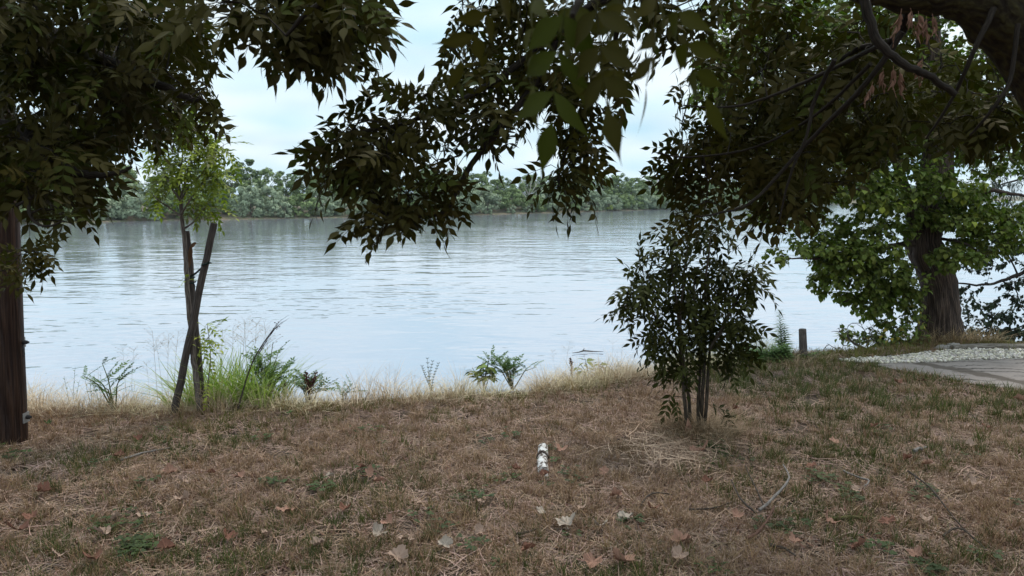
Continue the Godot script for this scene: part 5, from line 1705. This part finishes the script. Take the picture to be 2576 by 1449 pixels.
func k_plants(nleaf: Array, gm: Array, cm: Material) -> void:
	for e in [[[1972, 915], [1968, 780], 7.15, 3, "tall spiky green weed rising just left of the short post"], [[1930, 916], [1925, 866], 6.95, 30, "mound of leafy green weeds between the shrub and the tall spiky weed"], [[1990, 916], [1995, 880], 7.1, 10, "short green weeds at the left foot of the short post"], [[2062, 915], [2066, 878], 7.2, 3, "small wispy weeds right of the short post"]]:
		var o := thing("green_weed", e[4], "plant")
		var b := MB.new()
		var leaves := []
		for s in e[3]:
			var sp := 6.0 if e[3] == 3 else 40.0
			var dx := rg.randf_range(-1, 1) * sp
			var base := P(e[0][0] + dx, e[0][1], e[2])
			var tip := P(e[1][0] + dx * 1.4, lerpf(e[1][1], e[0][1], rg.randf() * 0.45 if s > 0 else 0.0), e[2] + rg.randf_range(-0.1, 0.1))
			b.tube([base, base.lerp(tip, 0.5), tip], [0.004, 0.003, 0.001], 4)
			var n := int((tip - base).length() / 0.0038)
			for k in n:
				var a := k * 2.4
				var t := 0.12 + 0.88 * k / n
				leaves.append([frame_on(Vector3(cos(a), 0.6, sin(a)), Vector3.UP + rv() * 0.3, base.lerp(tip, t), (2.0 - 1.3 * t) * rg.randf_range(0.7, 1.1)), 0])
		part("stem", b.done(cm), o)
		hang_leaves(o, leaves, nleaf, gm, gm[0], 120)

# ---------------------------------------------------------------- post, log, fallen leaves and twigs
func plane_leaf(sd: int, m: Material) -> ArrayMesh:     # a dry lobed leaf, cupped and crumpled
	var r := RandomNumberGenerator.new()
	r.seed = sd
	var b := MB.new()
	var n := 30
	var cup := r.randf_range(-0.3, 0.45)
	var roll := r.randf_range(0.0, 1.3)
	var rings := [0.0, 0.35, 0.7, 1.0]
	var f := func(t: float, k: int) -> Vector3:
		var a := TAU * k / n
		var lobe := 0.74 + 0.17 * absf(cos(a * 2.5)) + 0.09 * absf(cos(a * 7.5))
		if absf(angle_difference(a, PI)) < 0.35: lobe *= 0.55
		var q := Vector2(cos(a), sin(a)) * 0.05 * lobe * t
		var y := cup * (q.length_squared() * 12.0) + roll * q.y * q.y * 14.0 + 0.006 * sin(a * 5 + sd) * t + 0.004 * sin(a * 11 + sd * 2.0) * t
		return Vector3(q.x, y, q.y)
	for i in rings.size():
		for k in n + 1:
			var p: Vector3 = f.call(rings[i], k)
			var e := 0.15
			var pa: Vector3 = f.call(rings[i], k + 1)
			var pb: Vector3 = f.call(minf(rings[i] + e, 1.15), k)
			var nn := (pb - p).cross(pa - p).normalized() if i > 0 else Vector3.UP
			if nn.y < 0: nn = -nn
			b.vert(p, nn, Color.WHITE * (0.85 + 0.25 * r.randf()))
	for i in rings.size() - 1:
		for k in n:
			var a := i * (n + 1) + k
			b.quad(a, a + 1, a + n + 2, a + n + 1)
	b.tube([Vector3(-0.01, 0.002, 0), Vector3(-0.05, 0.006, 0.004), Vector3(-0.085, 0.012, 0.01)], [0.0012, 0.001, 0.0012], 4, Color(0.7, 0.7, 0.7))
	return b.done(m)

func fallen_twig(label: String, lines: Array, r0: float, m: Material) -> void:
	var b := MB.new()
	for l in lines:
		var w := []
		for q in l:
			var g := G(q[0], q[1])
			w.append(g + Vector3(0, 0.036 + (q[2] if q.size() > 2 else 0.0), 0))
		var s := smooth_line(w, 3)
		for i in s.size(): s[i] += rv() * r0 * 0.4
		b.tube(s, ramp(r0, r0 * 0.45, s.size()), 6, Color.WHITE, 0.12, rg)
		r0 *= 0.8
	single("fallen_twig", b.done(m), label, "twig", "twigs fallen on the lawn")

func build_small_things() -> void:
	rg.seed = 111
	# short post
	var wood := bark_mat("post_wood_grey", Color(0.06, 0.048, 0.042), Color(0.17, 0.135, 0.12), 1.5, 3.0, 10.0)
	var d := -G(2020, 905).z
	var b := MB.new()
	b.tube([P(2021, 935, d), P(2022, 905, d), P(2020, 870, d), P(2019, 829, d), P(2019, 827.5, d)], [0.040, 0.038, 0.038, 0.036, 0.031], 12, Color.WHITE, 0.05, rg)
	single("wooden_post", b.done(wood), "short grey wooden post standing at the bank edge", "post")
	# floating branch
	b = MB.new()
	var y := WATER_Y + 0.05
	var fl := func(px: float, py: float, up := 0.0) -> Vector3:
		var r := ray(px, py)
		return EYE + r * ((EYE.y - y) / -r.y) + Vector3(0, up, 0)
	b.tube([fl.call(1440, 888), fl.call(1456, 886), fl.call(1468, 884.5, 0.03), fl.call(1490, 884), fl.call(1518, 884.5)], [0.01, 0.02, 0.035, 0.02, 0.008], 6, Color.WHITE, 0.2, rg)
	b.tube([fl.call(1465, 884.5, 0.02), fl.call(1470, 883, 0.10)], [0.02, 0.01], 5)
	single("drift_branch", b.done(mat("wet_wood", Color(0.05, 0.04, 0.035), 0.6)), "dark waterlogged branch floating near the bank", "branch")
	# the white bleached log
	var o := thing("log", "short bleached white piece of wood lying on the lawn", "log")
	var white := bark_mat("bleached_wood", Color(0.5, 0.46, 0.44), Color(0.66, 0.62, 0.60), 3.0, 1.0, 10.0)
	white.albedo_texture = noise_tex(88, 0.018, 256, 5, false, 1.0, [[0.26, Color(0.07, 0.05, 0.042)], [0.34, Color(0.25, 0.21, 0.19)], [0.42, Color(0.52, 0.48, 0.46)], [0.75, Color(0.68, 0.65, 0.63)]])
	b = MB.new()
	var w := [G(1366, 1141) + Vector3(0, 0.035, 0), G(1366, 1160) + Vector3(0, 0.036, 0), G(1364, 1178) + Vector3(0, 0.034, 0), G(1367, 1200) + Vector3(0, 0.03, 0)]
	b.tube(smooth_line(w, 4), ramp(0.031, 0.031, 13), 14, Color.WHITE, 0.06, rg)
	b.tube([w[3] + Vector3(0.0, -0.005, -0.03), w[3] + Vector3(0.012, -0.012, 0.04), G(1376, 1216) + Vector3(0, 0.012, 0)], [0.022, 0.017, 0.006], 8, Color.WHITE, 0.15, rg)
	part("wood", b.done(white), o)
	b = MB.new()
	var ring := []
	for i in 11:
		var a := PI * (-0.1 + 1.2 * i / 10.0)
		ring.append(w[1].lerp(w[2], 0.25 + 0.12 * sin(a * 2.0)) + Vector3(cos(a) * 0.035, sin(a) * 0.034, 0.012 * sin(a * 3)))
	b.tube(ring, ramp(0.008, 0.007, 11), 6, Color.WHITE, 0.3, rg)
	part("bark_ring", b.done(mat("dark_bark", Color(0.07, 0.05, 0.042), 0.9)), o)
	# fallen twigs
	var brown := bark_mat("twig_bark", Color(0.035, 0.025, 0.02), Color(0.10, 0.075, 0.06), 4.0)
	var grey := bark_mat("grey_twig_bark", Color(0.12, 0.10, 0.09), Color(0.26, 0.23, 0.21), 4.0)
	var red := bark_mat("red_twig_bark", Color(0.07, 0.035, 0.025), Color(0.16, 0.085, 0.06), 4.0)
	var mossy := bark_mat("mossy_twig_bark", Color(0.05, 0.04, 0.02), Color(0.13, 0.11, 0.04), 4.0)
	fallen_twig("dark forked twig with upturned prongs lying right of centre on the lawn", [[[1905, 1311], [1880, 1300, 0.02], [1858, 1280, 0.03], [1838, 1252, 0.06]], [[1925, 1300], [1905, 1268, 0.03], [1872, 1222, 0.08]]], 0.007, brown)
	fallen_twig("long bowed grey-brown twig curving behind the forked twig", [[[1910, 1302], [1950, 1272, 0.02], [1984, 1232, 0.03], [1968, 1192, 0.02]]], 0.009, grey)
	fallen_twig("thin dark twig lying level left of the forked twig", [[[1730, 1296], [1790, 1294], [1840, 1280]]], 0.006, brown)
	fallen_twig("bent dark twig half buried in the dry grass below the shrub", [[[1612, 1284], [1640, 1268, 0.03], [1690, 1262, 0.01]]], 0.006, brown)
	fallen_twig("reddish peeled twig in front of the forked twig", [[[1880, 1376], [1915, 1358, 0.02], [1945, 1318, 0.05]]], 0.010, red)
	fallen_twig("crooked grey twig with a hooked end at the right of the lawn", [[[2120, 1198], [2160, 1225, 0.02], [2185, 1240, 0.03], [2160, 1252, 0.01]]], 0.007, grey)
	fallen_twig("long straight dark twig slanting across the lower right lawn", [[[2282, 1222, 0.05], [2340, 1258, 0.03], [2400, 1315], [2440, 1352]], [[2300, 1235, 0.04], [2305, 1262, 0.05]]], 0.006, brown)
	fallen_twig("mossy thick stick lying level at the lower right", [[[2090, 1322], [2140, 1318], [2200, 1316]]], 0.012, mossy)
	fallen_twig("short pale grey broken stick at the far right of the lawn", [[[2296, 1148], [2312, 1144], [2328, 1137]]], 0.014, grey)
	fallen_twig("arched dark twig at the lower right corner", [[[2370, 1362], [2410, 1350, 0.02], [2450, 1370, 0.01], [2480, 1398]]], 0.007, brown)
	fallen_twig("dark twig along the bottom edge right of centre", [[[1935, 1392], [1975, 1402], [2000, 1420]]], 0.008, brown)
	fallen_twig("short dark stick by the bottom edge left of the red twig", [[[1300, 1366], [1335, 1356], [1352, 1348]]], 0.007, brown)
	fallen_twig("pale bent stick lying left of centre behind the fallen leaves", [[[305, 1172], [335, 1162], [375, 1150], [430, 1142]]], 0.009, grey)
	# dry lobed leaves
	var tones := [mat("fallen_leaf", Color(0.34, 0.185, 0.13), 0.75, true), mat("fallen_leaf", Color(0.37, 0.25, 0.19), 0.75, true), mat("fallen_leaf", Color(0.20, 0.09, 0.06), 0.75, true), mat("fallen_leaf", Color(0.40, 0.32, 0.26), 0.75, true), mat("fallen_leaf", Color(0.05, 0.09, 0.02), 0.6, true)]
	var names := ["orange brown", "pale tan", "dark russet", "whitish dry", "green"]
	var shapes := []
	for i in 6:
		shapes.append(plane_leaf(700 + i, tones[0]))
	var spots := [[429, 1208, 0, 1.0], [604, 1217, 0, 0.8], [532, 1208, 2, 0.6], [461, 1233, 1, 0.9], [463, 1279, 1, 1.0], [361, 1316, 1, 1.0], [293, 1321, 1, 0.8], [256, 1360, 1, 1.0], [51, 1355, 2, 1.3], [80, 1323, 2, 0.9], [110, 1257, 2, 1.1], [717, 1301, 0, 1.2], [927, 1214, 0, 1.1], [954, 1230, 0, 0.9], [832, 1217, 3, 0.6], [976, 1338, 0, 0.9], [954, 1367, 3, 1.0], [1020, 1384, 1, 1.1], [1081, 1306, 1, 0.8], [1120, 1396, 3, 0.9], [1000, 1430, 1, 1.2], [668, 1081, 1, 0.9], [234, 1428, 2, 1.2], [1205, 1284, 1, 0.8], [576, 1364, 2, 0.9], [671, 1359, 1, 0.7], [1210, 1365, 1, 0.8],
		[1762, 1149, 0, 1.6], [1645, 1188, 1, 1.0], [1519, 1203, 0, 0.8], [1412, 1149, 0, 1.0], [1427, 1339, 3, 1.3], [1509, 1346, 3, 0.9], [1575, 1325, 3, 1.0], [1455, 1300, 1, 0.8], [1360, 1308, 3, 0.7], [1714, 1387, 0, 1.2], [1708, 1431, 1, 1.0], [1565, 1441, 0, 1.3], [1491, 1443, 0, 1.1], [1826, 1090, 2, 0.9], [2098, 1126, 0, 0.9], [2282, 1169, 2, 0.9], [2333, 1183, 0, 0.9], [2441, 1137, 1, 0.9], [2561, 1019, 0, 1.0], [2082, 1336, 0, 1.0], [2231, 1329, 2, 1.1], [2323, 1323, 1, 0.8], [1854, 1318, 0, 0.8], [2164, 1252, 1, 1.0], [2451, 1230, 1, 0.9], [2256, 975, 2, 1.0], [2319, 970, 2, 0.9], [1550, 1262, 0, 0.9], [1300, 1200, 2, 0.8], [1370, 1214, 2, 0.7], [910, 1196, 2, 0.7], [120, 1080, 4, 0.7], [730, 1055, 4, 0.7], [1850, 1045, 2, 0.7], [2200, 1090, 2, 0.8], [1130, 1130, 1, 0.7], [300, 1165, 2, 0.9], [350, 1120, 2, 0.8], [2480, 1090, 2, 0.9], [1640, 1300, 2, 0.8], [800, 1390, 1, 0.9], [420, 1400, 2, 1.0], [150, 1420, 1, 0.9], [1780, 1230, 2, 0.8], [2040, 1190, 2, 0.8], [2000, 1390, 0, 0.9], [2160, 1400, 2, 1.0], [2300, 1420, 0, 0.9], [1330, 1410, 2, 0.9], [870, 1300, 2, 0.8]]
	var marks := [[550, 1225, "the orange leaf pair"], [960, 1225, "the twin brown leaves"], [320, 1160, "the pale bent stick"], [2310, 1143, "the short grey stick"], [2160, 1230, "the crooked grey twig"], [1730, 1296, "the level dark twig"], [437, 1043, "the leaning stake"], [34, 1118, "the wooden pole"], [1366, 1180, "the white log"], [1755, 1098, "the dark shrub"], [1880, 1300, "the forked twig"], [2090, 1322, "the mossy stick"], [2400, 970, "the concrete path"], [1000, 1440, "the bottom edge centre"], [350, 1440, "the lower left corner"], [2450, 1420, "the lower right corner"]]
	var n := 0
	for e in spots:
		var p := G(e[0], e[1])
		var near := ""
		var best := 1e9
		for m in marks:
			var dd: float = Vector2(m[0] - e[0], m[1] - e[1]).length()
			if dd < best:
				best = dd
				near = ("just " if dd < 160 else "well ") + ("behind " if m[1] - e[1] > absf(m[0] - e[0]) * 0.6 else "in front of " if e[1] - m[1] > absf(m[0] - e[0]) * 0.6 else "left of " if e[0] < m[0] else "right of ") + m[2]
		var size: String = "big" if e[3] > 1.15 else "small" if e[3] < 0.75 else "lobed"
		var c: ArrayMesh = shapes[n % 6].duplicate()
		c.surface_set_material(0, tones[e[2]])
		single("fallen_leaf", c, "%s %s fallen leaf %s" % [size, names[e[2]], near], "leaf", "dry leaves fallen on the lawn", "", Transform3D(Basis.from_euler(Vector3(rg.randf_range(-0.5, 0.7), rg.randf() * TAU, rg.randf_range(-0.4, 0.4))).scaled(Vector3(e[3], e[3], e[3] * rg.randf_range(0.6, 0.9)) * 0.82), p + Vector3(0, 0.048, 0)))
		n += 1
	# the tall upright leaf against the shrub stems
	b = MB.new()
	var foot: Vector3 = P(1727, 1100, -G(1750, 1092).z - 0.12)
	b.blade(foot, Vector3(0.08, 1, 0.1).normalized(), Vector3(0.3, 0, 1), 0.13, 0.055, OVAL, 0.6, 0.15)
	single("fallen_leaf", b.done(tones[0]), "long orange leaf standing upright against the foot of the dark shrub", "leaf", "dry leaves fallen on the lawn")
